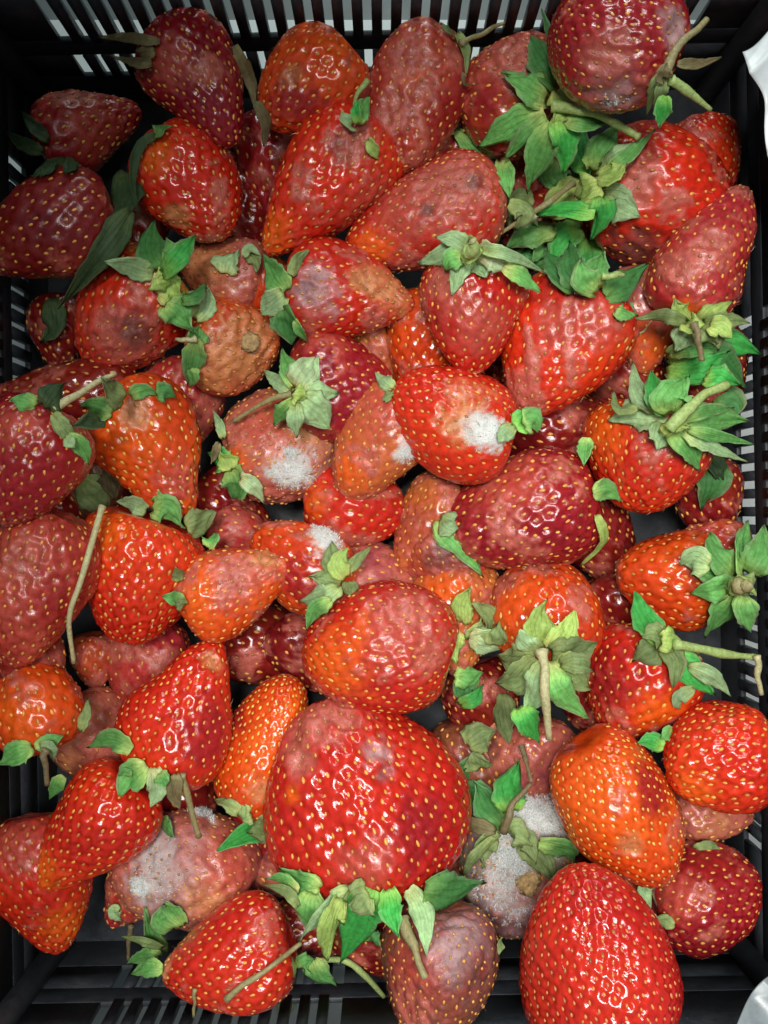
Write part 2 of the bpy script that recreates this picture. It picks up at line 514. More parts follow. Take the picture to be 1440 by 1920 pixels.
    S32 = sP.astype(np.float32); s2 = (S32 ** 2).sum(1)
    P32 = P.astype(np.float32)
    for q in range(0, nv, 4000):
        best[q:q + 4000] = np.argmin(s2[None] - 2 * (P32[q:q + 4000] @ S32.T), 1)
    dl = P - sP[best]
    al = (dl * sT[best]).sum(-1)
    dist = np.sqrt(np.maximum((dl ** 2).sum(-1) - .35 * al ** 2, 0))
    u = dist / spm

    # --- condition: colour, wetness, wrinkles, mould
    tint = np.tile(np.array(C[color]), (nv, 1))
    surfv = np.zeros((nv, 3)); surfv[:, 0] = .43 - .26 * gloss; surfv[:, 1] = .12 + .3 * (1 - gloss)
    pf = np.full(nv, float(pit))
    w1 = Waves(rng, 12, 12 / Wd, .6); w2 = Waves(rng, 14, 40 / Wd, .5); w3 = Waves(rng, 12, 6 / Wd, .5)
    f1, f2 = w1(P), w2(P)
    f3 = Waves(rng, 16, 110 / Wd, .6)(P)
    # ripeness drifts over the fruit
    rip = w3(P) * .42 + f2 * .14 + f3 * .08
    warm = np.array([1.14, 1.75, 1.0]); deep = np.array([.78, .62, 1.0])
    tint = tint * np.where(rip[:, None] > 0, 1 + (warm - 1) * np.clip(rip, 0, 1)[:, None], 1 + (deep - 1) * np.clip(-rip, 0, 1)[:, None])

    def blend(m, kind, amt=1.):
        nonlocal tint, pf
        cl, ro, wr, mo, pp = SPOT[kind]
        m = np.clip(m * amt, 0, 1)
        tint = tint * (1 - m[:, None]) + np.array(cl) * m[:, None]
        surfv[:, 0] = surfv[:, 0] * (1 - m) + ro * m
        surfv[:, 1] = surfv[:, 1] * (1 - m) + wr * m
        surfv[:, 2] = np.maximum(surfv[:, 2] * (1 - .3 * m), mo * m)
        pf = pf * (1 - m) + pit * pp * m

    if rot > 0:
        th = 1.6 - 2.6 * rot
        blend(sstep(th - .8, th + .8, f1 + f2 * .4 + f3 * .3), rotc, .9)
    if shoulder:
        blend(sstep(.95 * spread, .35 * spread, A + f2 * .08), shoulder)
    Wp_ = P @ F3 + ctr
    px, py, dd = to_px(Wp_)
    fz = []; dent = np.zeros(nv)
    for tok in spots.split(';'):
        tok = tok.strip()
        if not tok: continue
        kd, rest = tok[0], tok[1:].split(',')
        sx, sy, sr = float(rest[0]), float(rest[1]), float(rest[2])
        score = (px - sx) ** 2 + (py - sy) ** 2 + np.where((Nn @ F3)[:, 2] < 0, 1e6, 0)
        c0 = P[np.argmin(score)]
        dm = np.linalg.norm(P - c0, axis=1) / (sr * s)
        blend(sstep(1.65, .3, dm + f1 * .2 + f2 * .16 + f3 * .12), kd, .9 if kd not in 'mg' else 1.1)
        if kd in 'ruxtb': dent = np.maximum(dent, .030 * sstep(1.3, .2, dm + f2 * .2))
        if kd in 'mg':
            fz.append((c0, sr * s, kd))
    # --- relief
    depth = .205 * spm * pf
    g = np.exp(-(u / .30) ** 2); pl = np.exp(-(u / .39) ** 4)
    h = -depth * (.45 * g + .55 * pl)
    h = h * sstep(.18, .6, A)
    wrk = .35 + .65 * rng.random()
    h += (f2 * .0085 * wrk + f3 * .0050 * (1.2 - wrk)) * Wd * surfv[:, 1] - dent * Wd
    h += surfv[:, 2] * .0007
    V = P + Nn * h[:, None]
    ni = na - 1
    idx = np.arange(ni * nphi).reshape(ni, nphi)
    nx = np.roll(idx, -1, 1)
    quads = np.stack([idx[:-1], nx[:-1], nx[1:], idx[1:]], -1).reshape(-1, 4)
    t0 = np.stack([np.full(nphi, nv - 2), nx[0], idx[0]], -1)
    t1 = np.stack([np.full(nphi, nv - 1), idx[-1], nx[-1]], -1)

    root = bpy.data.objects.new("strawberry", None)
    COL.objects.link(root)
    mw = Matrix(((*F3[:, 0], ctr[0]), (*F3[:, 1], ctr[1]), (*F3[:, 2], ctr[2]), (0, 0, 0, 1)))
    root.matrix_world = mw
    root.empty_display_size = .01
    tag(root, label, "strawberry", "strawberries heaped in the crate")
    me = mesh_np("flesh", V, quads, np.concatenate([t0, t1]))
    set_attr(me, 'tint', np.clip(tint, .002, .9)); set_attr(me, 'surf', np.clip(surfv, 0, 1))
    link("flesh", me, M_FLESH, root)
    N_TRI += len(quads) * 2 + 2 * nphi

    # --- seeds mesh (only where they can face the sky or the sides)
    nw = sN @ F3
    vis = nw[:, 2] > -.45
    ns = int(vis.sum())
    if ns:
        # condition at each seed: nearest skin vertex
        q = np.argmin(((P32[:, None, 0] - 0) ** 2)[:0], 0) if False else None
        sv = np.array([int(np.argmin(((P32 - x) ** 2).sum(1))) for x in S32[vis]])
        B1 = sT[vis]; B3 = sN[vis]; B2 = np.cross(B3, B1)
        rotm = surfv[sv, 1]
        hid = np.where(surfv[sv, 2] > .6, .35, 1.)
        ln = spm * .198 * (1 + .20 * rng.normal(size=ns)); wd = spm * .122 * (1 + .12 * rng.normal(size=ns))
        ln = np.clip(ln, .0007, .0019) * (1 - .22 * rotm); wd = np.clip(wd, .0005, .0012) * hid; ln = ln * hid
        base = sP[vis] + B3 * (h[sv] + spm * (.025 + .03 * rotm))[:, None]
        rollA = rng.normal(size=ns) * .2
        B1r = B1 * np.cos(rollA)[:, None] + B2 * np.sin(rollA)[:, None]
        B2r = np.cross(B3, B1r)
        SV = (base[:, None] + SEED_V[None, :, 0:1] * (B1r * ln[:, None])[:, None] + SEED_V[None, :, 1:2] * (B2r * wd[:, None])[:, None]
              + SEED_V[None, :, 2:3] * (B3 * wd[:, None] * .72)[:, None])
        ST = (SEED_T[None] + (np.arange(ns) * len(SEED_V))[:, None, None]).reshape(-1, 3)
        fresh = np.array(seed if seed else (.76, .35, .065)); old = np.array((.34, .145, .055))
        mixv = np.clip(rotm * .75 + rng.normal(size=ns) * .24, 0, 1)[:, None]
        sc = (fresh * (1 - mixv) + old * mixv) * (1 + .16 * rng.normal(size=ns))[:, None]
        sc = np.repeat(np.clip(sc, .01, .9), len(SEED_V), 0)
        SVv = SV.reshape(-1, 3)
        # dried styles: a fine dark thread on some seeds
        hm = rng.random(ns) < hair * .55
        nh = int(hm.sum())
        if nh:
            hb = base[hm]; d1 = B3[hm] * .55 + B1[hm] * .8 + rng.normal(size=(nh, 3)) * .35
            d1 /= np.linalg.norm(d1, axis=1)[:, None]
            sd = np.cross(d1, rng.normal(size=(nh, 3))); sd /= np.linalg.norm(sd, axis=1)[:, None]
            hl = (.0012 + .0012 * rng.random(nh))[:, None]; hw = .00011
            bend = B1[hm] * hl * .4
            hv = np.stack([hb - sd * hw, hb + sd * hw, hb + d1 * hl * .6 + sd * hw * .7, hb + d1 * hl * .6 - sd * hw * .7, hb + d1 * hl + bend], 1)
            o0 = len(SVv)
            ht = (np.array([[0, 1, 2], [0, 2, 3], [3, 2, 4]])[None] + (o0 + np.arange(nh) * 5)[:, None, None]).reshape(-1, 3)
            SVv = np.concatenate([SVv, hv.reshape(-1, 3)]); ST = np.concatenate([ST, ht])
            sc = np.concatenate([sc, np.tile(np.array((.22, .085, .035)), (nh * 5, 1))])
        sm = mesh_np("seeds", SVv, None, ST)
        set_attr(sm, 'tint', sc)
        so = link("seeds", sm, M_SEED, root); tag(so, kind='stuff')
        N_TRI += len(ST)

    # --- mould: a felt of short pale threads
    for (c0, rad, kd) in fz:
        cnt = int((2400 if kd == 'm' else 900) * min(1.6, (rad / .007) ** 1.5) * fuzz ** 1.5)
        cand = np.where((np.linalg.norm(P - c0, axis=1) < rad * 1.5) & (surfv[:, 2] > .9 * rng.random(nv)))[0]
        if len(cand) < 8: continue
        ii = rng.choice(cand, cnt)
        hb = V[ii] + rng.normal(size=(cnt, 3)) * .0003
        d1 = Nn[ii] * (.25 + .9 * rng.random((cnt, 1))) + rng.normal(size=(cnt, 3)) * .8
        d1 /= np.linalg.norm(d1, axis=1)[:, None]
        d1 += Nn[ii] * .3
        sd = np.cross(d1, rng.normal(size=(cnt, 3))); sd /= np.linalg.norm(sd, axis=1)[:, None]
        hl = (.0003 + .0007 * rng.random((cnt, 1))) * fuzz; hw = .000045 + .00004 * rng.random((cnt, 1))
        d2 = d1 + rng.normal(size=(cnt, 3)) * .6
        hv = np.stack([hb - sd * hw, hb + sd * hw, hb + d1 * hl * .5 + sd * hw, hb + d1 * hl * .5 - sd * hw, hb + d1 * hl * .5 + d2 * hl * .5], 1)
        ht = (np.array([[0, 1, 2], [0, 2, 3], [3, 2, 4]])[None] + (np.arange(cnt) * 5)[:, None, None]).reshape(-1, 3)
        fo = link("mould", mesh_np("mould", hv.reshape(-1, 3), None, ht), M_FUZZ, root)
        tag(fo, kind='stuff'); N_TRI += len(ht)

    Wv = V @ F3 + ctr
    splat(Wv[(Nn @ F3)[:, 2] > -.1])
    BERRY[key] = (root, mw.inverted())
    return root


def hash_key(k):
    h = 17
    for ch in k: h = (h * 131 + ord(ch)) % 1000003
    return h


# ------------------------------------------------------------------ sepals and stems
LEAF = {'g': ((.19, .52, .135), (.54, .76, .22)), 'd': ((.085, .30, .080), (.20, .42, .10)), 'p': ((.48, .72, .36), (.64, .80, .32)),
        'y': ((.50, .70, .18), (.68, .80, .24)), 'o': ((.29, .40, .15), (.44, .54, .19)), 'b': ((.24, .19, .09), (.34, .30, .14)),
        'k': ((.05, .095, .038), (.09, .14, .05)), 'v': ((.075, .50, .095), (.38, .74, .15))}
STEM = {'s': (.34, .47, .15), 'S': (.30, .27, .12), 'B': (.19, .15, .075), 'T': (.50, .48, .25)}


def smooth_path(pts, n):
    pts = np.array(pts, float)
    if len(pts) == 2:
        return pts[0] + (pts[1] - pts[0]) * np.linspace(0, 1, n)[:, None]
    P = np.concatenate([[2 * pts[0] - pts[1]], pts, [2 * pts[-1] - pts[-2]]])
    seg = np.linspace(0, len(pts) - 1, n)
    out = []
    for t_ in seg:
        i = min(int(t_), len(pts) - 2); f = t_ - i
        p0, p1, p2, p3 = P[i:i + 4]
        out.append(.5 * (2 * p1 + (p2 - p0) * f + (2 * p0 - 5 * p1 + 4 * p2 - p3) * f ** 2 + (3 * p1 - p0 - 3 * p2 + p3) * f ** 3))
    return np.array(out)


def settle(path, rad, clear, slope=.9):
    """depth below the lens of a soft strip laid over the heap along a path"""
    d0 = np.array([zb_at(x, y, 1) for x, y in path]) - clear
    d = d0.copy()
    stp = np.linalg.norm(np.diff(path, axis=0), axis=1) * .0002 * slope
    for i in range(1, len(d)): d[i] = min(d[i], d[i - 1] + stp[i - 1])
    for i in range(len(d) - 2, -1, -1): d[i] = min(d[i], d[i + 1] + stp[i])
    for _ in range(3):
        e = d.copy(); e[1:-1] = .25 * d[:-2] + .5 * d[1:-1] + .25 * d[2:]
        d = np.minimum(e, d0)
    return d


def add_part(key, name, me, mat):
    root, inv = BERRY[key]
    me.transform(inv)
    return link(name, me, mat, root)


def sepal(key, kind, pts, w, lift, curl, rng):
    global N_TRI
    nu, nv = 14, 9
    path = smooth_path(pts, nu)
    s = np.linspace(0, 1, nu)
    d = settle(path, w, .0011)
    d = d - (lift + .0012 * rng.random()) * np.sin(math.pi * s ** .8) - curl * .004 * s ** 3
    P = np.stack([(path[:, 0] - 720) / FPX * d, (960 - path[:, 1]) / FPX * d, ZC - d], -1)
    T = np.gradient(P, axis=0); T /= np.linalg.norm(T, axis=1)[:, None]
    up = np.array([0, 0, 1.])
    roll = rng.normal() * .28 + s * rng.normal() * .35
    S0 = np.cross(T, up); S0 /= np.linalg.norm(S0, axis=1)[:, None]
    U0 = np.cross(S0, T)
    S1 = S0 * np.cos(roll)[:, None] + U0 * np.sin(roll)[:, None]
    U1 = np.cross(S1, T)
    wm = 1.3 * w * float(d.mean()) / FPX
    wid = np.sin(math.pi * np.clip(.10 + .90 * s ** .85, 0, 1)) ** .74
    wid = np.maximum(wid, .02) * (1 - .5 * s ** 3)
    wid[-1] = .03
    notch = rng.random() < .45
    fold = rng.uniform(-.30, .42); cup = rng.uniform(-.5, .6)
    vv = np.linspace(-1, 1, nv)
    G = np.empty((nu, nv, 3)); ph = rng.random() * 6.28
    jag = rng.normal(size=(nu, 2)) * .075
    for j, v in enumerate(vv):
        e = np.where(v > 0, jag[:, 1], jag[:, 0]) * abs(v)
        hw = wm / 2 * wid * (1 + e)
        lat = v * hw
        ht = hw * (fold * abs(v) + cup * .35 * v * v * s) + .10 * wm * (np.sin(5 * s + ph + 2.2 * v) * abs(v) * .8 + .35 * np.sin(11 * s - ph + 5 * v))
        G[:, j] = P + S1 * lat[:, None] + U1 * ht[:, None]
        if notch:                       # tip split into teeth
            G[:, j] += T * (wm * .22 * (abs(math.sin(v * 4.2)) - .3) * s ** 6)[:, None]
    th = .00012
    nrm = np.cross(np.gradient(G, axis=0), np.gradient(G, axis=1)); nrm /= np.linalg.norm(nrm, axis=2, keepdims=True) + 1e-12
    V = np.concatenate([(G + nrm * th).reshape(-1, 3), (G - nrm * th).reshape(-1, 3)])
    n0 = nu * nv
    id_ = np.arange(n0).reshape(nu, nv)
    q1 = np.stack([id_[:-1, :-1], id_[:-1, 1:], id_[1:, 1:], id_[1:, :-1]], -1).reshape(-1, 4)
    q2 = q1[:, ::-1] + n0
    bd = np.concatenate([id_[0, :], id_[1:, -1], id_[-1, -2::-1], id_[-2:0:-1, 0]])
    bn = np.roll(bd, -1)
    q3 = np.stack([bn, bd, bd + n0, bn + n0], -1)
    me = mesh_np("sepal", V, np.concatenate([q1, q2, q3]))
    tip, base = (np.array(x) for x in LEAF[kind])
    f = (sstep(.42, .0, s) * (.75 + .5 * rng.random()))[:, None, None]
    col = np.broadcast_to(tip * (1 - f) + base * f, (nu, nv, 3)) * (1 + .14 * rng.normal())
    # browned, drying edge on some
    if rng.random() < .45 or kind in 'ob':
        ed = np.clip((np.abs(vv)[None, :, None] - .62) / .38, 0, 1) * (.3 + .6 * rng.random()) * sstep(.2, .8, s)[:, None, None]
        col = col * (1 - ed) + np.array((.30, .27, .13)) * ed
    if kind in 'gdvp':                  # thin pale margin
        ed = (np.abs(vv)[None, :, None] > .95) * .32 * sstep(.1, .4, s)[:, None, None]
        col = col * (1 - ed) + np.array((.46, .60, .36)) * ed
    col = np.clip(col, .01, .8).reshape(-1, 3)
    set_attr(me, 'tint', np.concatenate([col, col]))
    uvl = me.uv_layers.new(name="uv")
    UU = np.stack(np.meshgrid(s, vv, indexing='ij'), -1).reshape(-1, 2); UU = np.concatenate([UU, UU]).astype(np.float32)
    li = np.empty(len(me.loops), np.int32); me.loops.foreach_get('vertex_index', li)
    uvl.data.foreach_set('uv', UU[li].ravel())
    dense = (G[:-1, :-1] + G[1:, 1:]) / 2
    splat(np.concatenate([G.reshape(-1, 3), dense.reshape(-1, 3)]))
    add_part(key, "sepal", me, M_LEAF)
    N_TRI += (len(q1) * 2 + len(q3)) * 2


def stem(key, kind, pts, w, lift, rng, free=0.):
    global N_TRI
    n = max(10, 6 * len(pts)); m = 8
    path = smooth_path(pts, n)
    kn = np.linspace(0, 1, 5); tt_ = np.linspace(0, 1, n)
    path += np.stack([np.interp(tt_, kn, rng.normal(size=5)), np.interp(tt_, kn, rng.normal(size=5))], 1) * w * .16
    s = np.linspace(0, 1, n)
    rad = w / 2 * .0002
    d = settle(path, w, rad * .9, slope=.55) - lift * s - .0006
    P = np.stack([(path[:, 0] - 720) / FPX * d, (960 - path[:, 1]) / FPX * d, ZC - d], -1)
    T = np.gradient(P, axis=0); T /= np.linalg.norm(T, axis=1)[:, None]
    A_ = np.cross(T, np.array([.1, .2, 1.])); A_ /= np.linalg.norm(A_, axis=1)[:, None]
    B_ = np.cross(A_, T)
    r = rad * (1.25 - .55 * s) * (1 + .035 * rng.normal(size=n)) * (1 + .12 * np.interp(s, np.linspace(0, 1, 6), rng.normal(size=6))); r[0] *= 1.25; r[-1] *= 1.1
    an = np.arange(m) / m * 2 * math.pi
    G = P[:, None] + (A_[:, None] * np.cos(an)[None, :, None] + B_[:, None] * np.sin(an)[None, :, None]) * r[:, None, None]
    V = np.concatenate([G.reshape(-1, 3), P[:1] - T[:1] * rad * .4, P[-1:] + T[-1:] * rad * .15])
    id_ = np.arange(n * m).reshape(n, m); nx = np.roll(id_, -1, 1)
    q = np.stack([id_[:-1], nx[:-1], nx[1:], id_[1:]], -1).reshape(-1, 4)
    tt = np.concatenate([np.stack([np.full(m, n * m), nx[0], id_[0]], -1), np.stack([np.full(m, n * m + 1), id_[-1], nx[-1]], -1)])
    me = mesh_np("stem", V, q, tt)
    c0 = np.array(STEM[kind]); c1 = c0 * .8 + np.array((.10, .07, .03)) * .5
    f = s[:, None, None]
    col = np.broadcast_to(c0 * (1 - f) + c1 * f, (n, m, 3)).reshape(-1, 3)
    set_attr(me, 'tint', np.concatenate([col, c0[None], np.array([[.40, .36, .20]])]))
    splat(G.reshape(-1, 3))
    add_part(key, "stem", me, M_STEM)
    N_TRI += len(q) * 2 + 2 * m


def greens(key, text):
    """'k x,y>x,y[>x,y] width [lift_mm [curl]]' per piece; k picks leaf or stem colour"""
    rng = np.random.default_rng(hash_key(key + text[:12]))
    for tok in text.split(';'):
        f = tok.split()
        if not f: continue
        pts = [tuple(map(float, p.split(','))) for p in f[1].split('>')]
        w = float(f[2]); lift = float(f[3]) / 1000 if len(f) > 3 else .0008
        curl = float(f[4]) if len(f) > 4 else rng.uniform(-.6, 1.3)
        if f[0] in STEM: stem(key, f[0], pts, w, lift if len(f) > 3 else 0, rng)
        else: sepal(key, f[0], pts, w, lift, curl, rng)


def scab(key, px, py, r, label=None, color=M_SCAB):
    d = zb_at(px, py, 1); rm = r * d / FPX
    rng = np.random.default_rng(hash_key(key) + 5)
    nu, nvv = 14, 18
    V = []
    for i in range(nu):
        a = math.pi * i / (nu - 1)
        for j in range(nvv):
            b = 2 * math.pi * j / nvv
            v = Vector((math.sin(a) * math.cos(b), math.sin(a) * math.sin(b), math.cos(a)))
            g = 1 + .45 * mnoise.noise(v * 1.6 + Vector((px, py, 0)) * .1) + .35 * mnoise.noise(v * 4.0 + Vector((py, px, 0)) * .1)
            V.append((v.x * rm * g, v.y * rm * g, v.z * rm * .38 * g))
    V = np.array(V) + at(px, py, ZC - d)
    id_ = np.arange(nu * nvv).reshape(nu, nvv); nx = np.roll(id_, -1, 1)
    q = np.stack([id_[:-1], id_[1:], nx[1:], nx[:-1]], -1).reshape(-1, 4)
    me = mesh_np("scab", V, q)
    add_part(key, "dried_scab", me, color)


# key, centre px, tip direction (deg, clockwise from right), length px, width px, layer, colour, label, options
B = []


def b(*a, **k): B.append((a, k))


# ---- low in the heap, glimpsed in the gaps
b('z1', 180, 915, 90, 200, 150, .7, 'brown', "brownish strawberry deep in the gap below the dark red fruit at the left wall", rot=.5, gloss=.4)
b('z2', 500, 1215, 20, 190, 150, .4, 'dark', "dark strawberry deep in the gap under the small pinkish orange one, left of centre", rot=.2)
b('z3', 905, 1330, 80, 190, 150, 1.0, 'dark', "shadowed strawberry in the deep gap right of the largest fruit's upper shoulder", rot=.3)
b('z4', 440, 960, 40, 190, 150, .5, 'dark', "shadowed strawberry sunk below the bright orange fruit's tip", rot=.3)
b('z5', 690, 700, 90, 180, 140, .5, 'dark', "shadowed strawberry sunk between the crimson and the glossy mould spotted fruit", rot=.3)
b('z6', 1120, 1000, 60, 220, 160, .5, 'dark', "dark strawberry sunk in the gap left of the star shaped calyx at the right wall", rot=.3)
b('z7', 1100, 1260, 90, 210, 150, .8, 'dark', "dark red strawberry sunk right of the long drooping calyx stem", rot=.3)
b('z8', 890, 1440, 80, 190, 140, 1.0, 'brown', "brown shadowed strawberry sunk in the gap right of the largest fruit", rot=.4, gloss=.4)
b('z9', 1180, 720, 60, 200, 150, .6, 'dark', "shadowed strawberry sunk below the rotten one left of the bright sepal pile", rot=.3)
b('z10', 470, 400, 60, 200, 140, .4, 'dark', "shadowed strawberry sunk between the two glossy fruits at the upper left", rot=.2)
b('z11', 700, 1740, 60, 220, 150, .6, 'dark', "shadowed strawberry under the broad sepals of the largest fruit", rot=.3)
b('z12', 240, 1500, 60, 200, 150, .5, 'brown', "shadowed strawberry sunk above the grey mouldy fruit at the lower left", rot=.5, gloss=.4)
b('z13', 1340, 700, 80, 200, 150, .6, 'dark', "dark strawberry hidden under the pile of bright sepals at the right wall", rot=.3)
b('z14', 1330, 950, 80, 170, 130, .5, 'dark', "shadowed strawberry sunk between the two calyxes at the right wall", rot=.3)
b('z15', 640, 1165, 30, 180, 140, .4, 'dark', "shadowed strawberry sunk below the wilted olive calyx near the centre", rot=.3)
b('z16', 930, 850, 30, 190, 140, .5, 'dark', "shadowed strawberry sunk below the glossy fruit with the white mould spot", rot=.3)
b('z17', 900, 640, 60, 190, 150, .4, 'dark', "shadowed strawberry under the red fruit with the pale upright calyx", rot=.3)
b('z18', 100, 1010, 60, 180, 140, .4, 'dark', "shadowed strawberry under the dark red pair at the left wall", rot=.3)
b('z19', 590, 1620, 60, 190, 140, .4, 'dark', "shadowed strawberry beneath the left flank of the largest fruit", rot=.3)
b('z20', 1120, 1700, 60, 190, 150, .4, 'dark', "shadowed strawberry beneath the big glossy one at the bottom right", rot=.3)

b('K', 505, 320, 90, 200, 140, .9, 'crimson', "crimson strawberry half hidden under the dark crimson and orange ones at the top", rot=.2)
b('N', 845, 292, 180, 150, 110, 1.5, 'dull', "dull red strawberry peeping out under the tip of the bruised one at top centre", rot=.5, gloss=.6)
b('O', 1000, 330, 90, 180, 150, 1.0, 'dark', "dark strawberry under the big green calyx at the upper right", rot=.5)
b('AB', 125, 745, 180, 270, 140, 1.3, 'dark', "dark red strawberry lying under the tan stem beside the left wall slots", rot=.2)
b('AC', 345, 750, 90, 190, 150, 1.4, 'pinkred', "pinkish red strawberry behind the bright orange one's calyx", rot=.5, gloss=.75)
b('AJ', 715, 1085, 0, 170, 140, 1.7, 'pinkrot', "pinkish rotting strawberry behind the wilted olive calyx near the centre", rot=.5, gloss=.5)
b('AL', 178, 1238, 85, 110, 88, 1.3, 'dull', "small dull red strawberry tip below the heart shaped glossy one at the left", rot=.5, gloss=.6, sp=22)
b('AM', 285, 1255, 90, 180, 145, 1.1, 'pinkred', "pinkish red strawberry under the heart shaped glossy one at the left", rot=.5, gloss=.6)
b('AQ', 180, 1385, 60, 200, 170, 1.2, 'pinkrot', "pale rotting strawberry in the gap left of the red one standing tip up", rot=.5, gloss=.4)
b('BC', 975, 1430, 95, 190, 170, 1.3, 'pinkrot', "pinkish rotting strawberry above the dead calyx of the white mouldy one", rot=.4, gloss=.75, spots="b 905,1400,30")
b('BN', 925, 1365, 20, 120, 90, 1.2, 'pinkrot', "small pink rotting strawberry below the calyx with the long drooping stem", rot=.6, gloss=.6)
b('BD', 1335, 1525, 5, 160, 120, 1.5, 'pinkrot', "pale rotting strawberry under the round glossy one at the right edge", rot=.4, gloss=.6)
b('BQ', 1050, 800, 10, 270, 170, 1.0, 'dark', "dark red strawberry in the gap under the speckled red one right of centre", rot=.2)
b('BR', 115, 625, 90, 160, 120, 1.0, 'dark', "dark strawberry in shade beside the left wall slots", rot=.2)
b('BS', 502, 548, 90, 120, 100, 1.6, 'orange', "small orange strawberry glimpsed left of the grey mouldy one's calyx", rot=.3, sp=24)
b('BT', 262, 445, 90, 130, 110, 1.3, 'dark', "dull strawberry behind the upright green sepals at the upper left", rot=.5, gloss=.6)
b('BU', 455, 1005, 20, 130, 100, 1.3, 'pinkred', "pinkish strawberry glimpsed above the small orange one pointing up right", rot=.5, gloss=.6)
b('BV', 565, 1225, 60, 150, 130, 1.0, 'dark', "dark red strawberry in the gap above the tall orange one at centre", rot=.3)
b('BW', 485, 1595, 80, 170, 110, 1.3, 'crimson', "wet crimson strawberry under the green sepal left of the largest fruit", rot=.3)
b('BX', 528, 1640, 60, 110, 90, 1.6, 'pinkrot', "pale pink rotting strawberry tucked against the largest fruit's lower left", rot=.5, gloss=.6)
b('BZ', 715, 665, 60, 120, 100, 1.5, 'tan', "tan strawberry glimpsed left of the glossy one with the white mould spot", rot=.6, gloss=.6)
b('CF', 1175, 1665, 20, 150, 120, 1.5, 'dark', "brownish red strawberry behind the top of the big glossy one at the bottom right", rot=.4)
b('AU0', 235, 1690, 120, 130, 100, 1.2, 'pinkred', "dull pinkish strawberry under the left side of the grey mouldy one", rot=.6, gloss=.5)

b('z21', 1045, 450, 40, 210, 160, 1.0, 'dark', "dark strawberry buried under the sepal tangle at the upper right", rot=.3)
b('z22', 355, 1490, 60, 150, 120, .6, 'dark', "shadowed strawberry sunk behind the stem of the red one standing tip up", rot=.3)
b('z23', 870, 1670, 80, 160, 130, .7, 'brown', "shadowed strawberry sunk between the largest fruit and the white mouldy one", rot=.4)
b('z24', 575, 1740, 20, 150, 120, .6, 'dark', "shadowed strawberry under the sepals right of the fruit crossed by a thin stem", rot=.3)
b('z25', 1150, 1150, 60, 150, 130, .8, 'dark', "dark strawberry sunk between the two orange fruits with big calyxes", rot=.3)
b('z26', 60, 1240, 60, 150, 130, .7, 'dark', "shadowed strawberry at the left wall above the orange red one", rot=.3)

# ---- middle layer
b('H', 172, 240, 338, 220, 175, 1.7, 'crimson', "dull dark strawberry in the shaded upper left corner, calyx to the left", rot=.3, gloss=.5, spots="p 190,240,50;k 240,200,50")  # skin deepened to crimson to add to the corner's shade
b('I', 100, 435, 155, 260, 190, 1.8, 'dark', "large dark strawberry in shade against the left wall, beside a long dark leaf", rot=.12, gloss=.5)  # base colour deepened, part of the corner's shade is in the skin
b('B', 577, 152, 139, 205, 182, 2.1, 'orange', "orange strawberry below the wall slots, second from the left in the top row", rot=.05, c=0.35, sp=25, spots="t 545,150,18;k 560,200,40", gloss=.9)
b('A', 375, 160, 62, 250, 185, 2.6, 'crimson', "dark crimson strawberry under the top wall slots at the left, tip down to the right", rot=.1, gloss=.9, sp=24, spots="p 320,120,35", pit=.9, c=0.45)
b('D', 955, 180, 190, 205, 235, 2.4, 'dull', "red strawberry under the large green calyx with the thick stem", rot=.45, gloss=.8, c=.25, spots="p 925,110,60;r 960,90,50;k 900,190,30", pit=.8)
b('F2', 1322, 298, 70, 170, 150, 1.7, 'fresh', "orange red strawberry lobe at the right wall behind the larger one", rot=.05, gloss=.6, sp=22)
b('F', 1245, 372, 8, 275, 235, 2.2, 'fresh', "large red strawberry at the upper right with a wet bruise and brown rotten underside", rot=.1, c=.2, sp=28, gloss=.8,
  spots="r 1195,350,42;r 1200,300,30;b 1190,478,52", lump=.03)
b('Q', 410, 512, 200, 200, 155, 1.7, 'pinkrot', "pinkish brown rotting strawberry behind the orange shouldered one, grey green sepals on top", rot=.6, gloss=.6, spots="t 380,500,50", pit=.6)
b('P', 243, 596, 132, 232, 198, 2.6, 'fresh', "strawberry with a pale yellow orange shoulder and a dark bruise, left of the centre left", rot=.15, gloss=.85, shoulder='y', spread=1.05,
  spots="r 235,640,60;b 262,618,30", c=0.35)
b('R', 448, 645, 8, 178, 176, 2.5, 'orange', "orange rotting strawberry with a tan dried scab, upper left of centre", rot=.35, gloss=.7, c=0.25, spots="t 465,690,55;t 480,620,40", rotc='t', sp=24)
b('X', 525, 838, 340, 225, 208, 2.1, 'pinktan', "pinkish tan rotten strawberry with a white mould patch, left of centre", rot=.5, gloss=.5, c=.12, spots="p 500,790,55;m 553,890,34;m 545,850,12;o 440,860,26", pit=.35, sp=23, hair=1.)
b('W', 645, 735, 10, 195, 188, 2.4, 'crimson', "matte crimson strawberry with a pale star shaped calyx and long thin stem, near the centre", rot=.2, gloss=.55, c=0.3, sp=23, rotc='p')
b('Y', 712, 828, 122, 228, 172, 2.8, 'tan', "tan orange rotting strawberry tucked under the glossy mould spotted one at the centre", rot=.3, gloss=.75, spots="m 775,845,22;o 650,880,40;p 720,760,50", sp=23, pit=.7, hair=1)
b('AE', 663, 945, 8, 195, 165, 1.8, 'red', "wet red strawberry under the tan orange one at the centre", rot=.2, spots="o 590,940,26", c=.1)
b('U', 800, 650, 100, 210, 150, 2.1, 'orange', "orange red strawberry between the pale calyxed one and the mould spotted one", rot=.05, sp=23)
b('V', 1048, 655, 121, 275, 205, 3.0, 'fresh', "red speckled strawberry right of the pale calyxed one, tip down to the left", rot=.15, gloss=.95, c=0.4, spots="p 1120,600,45;p 1045,610,40", sp=25)
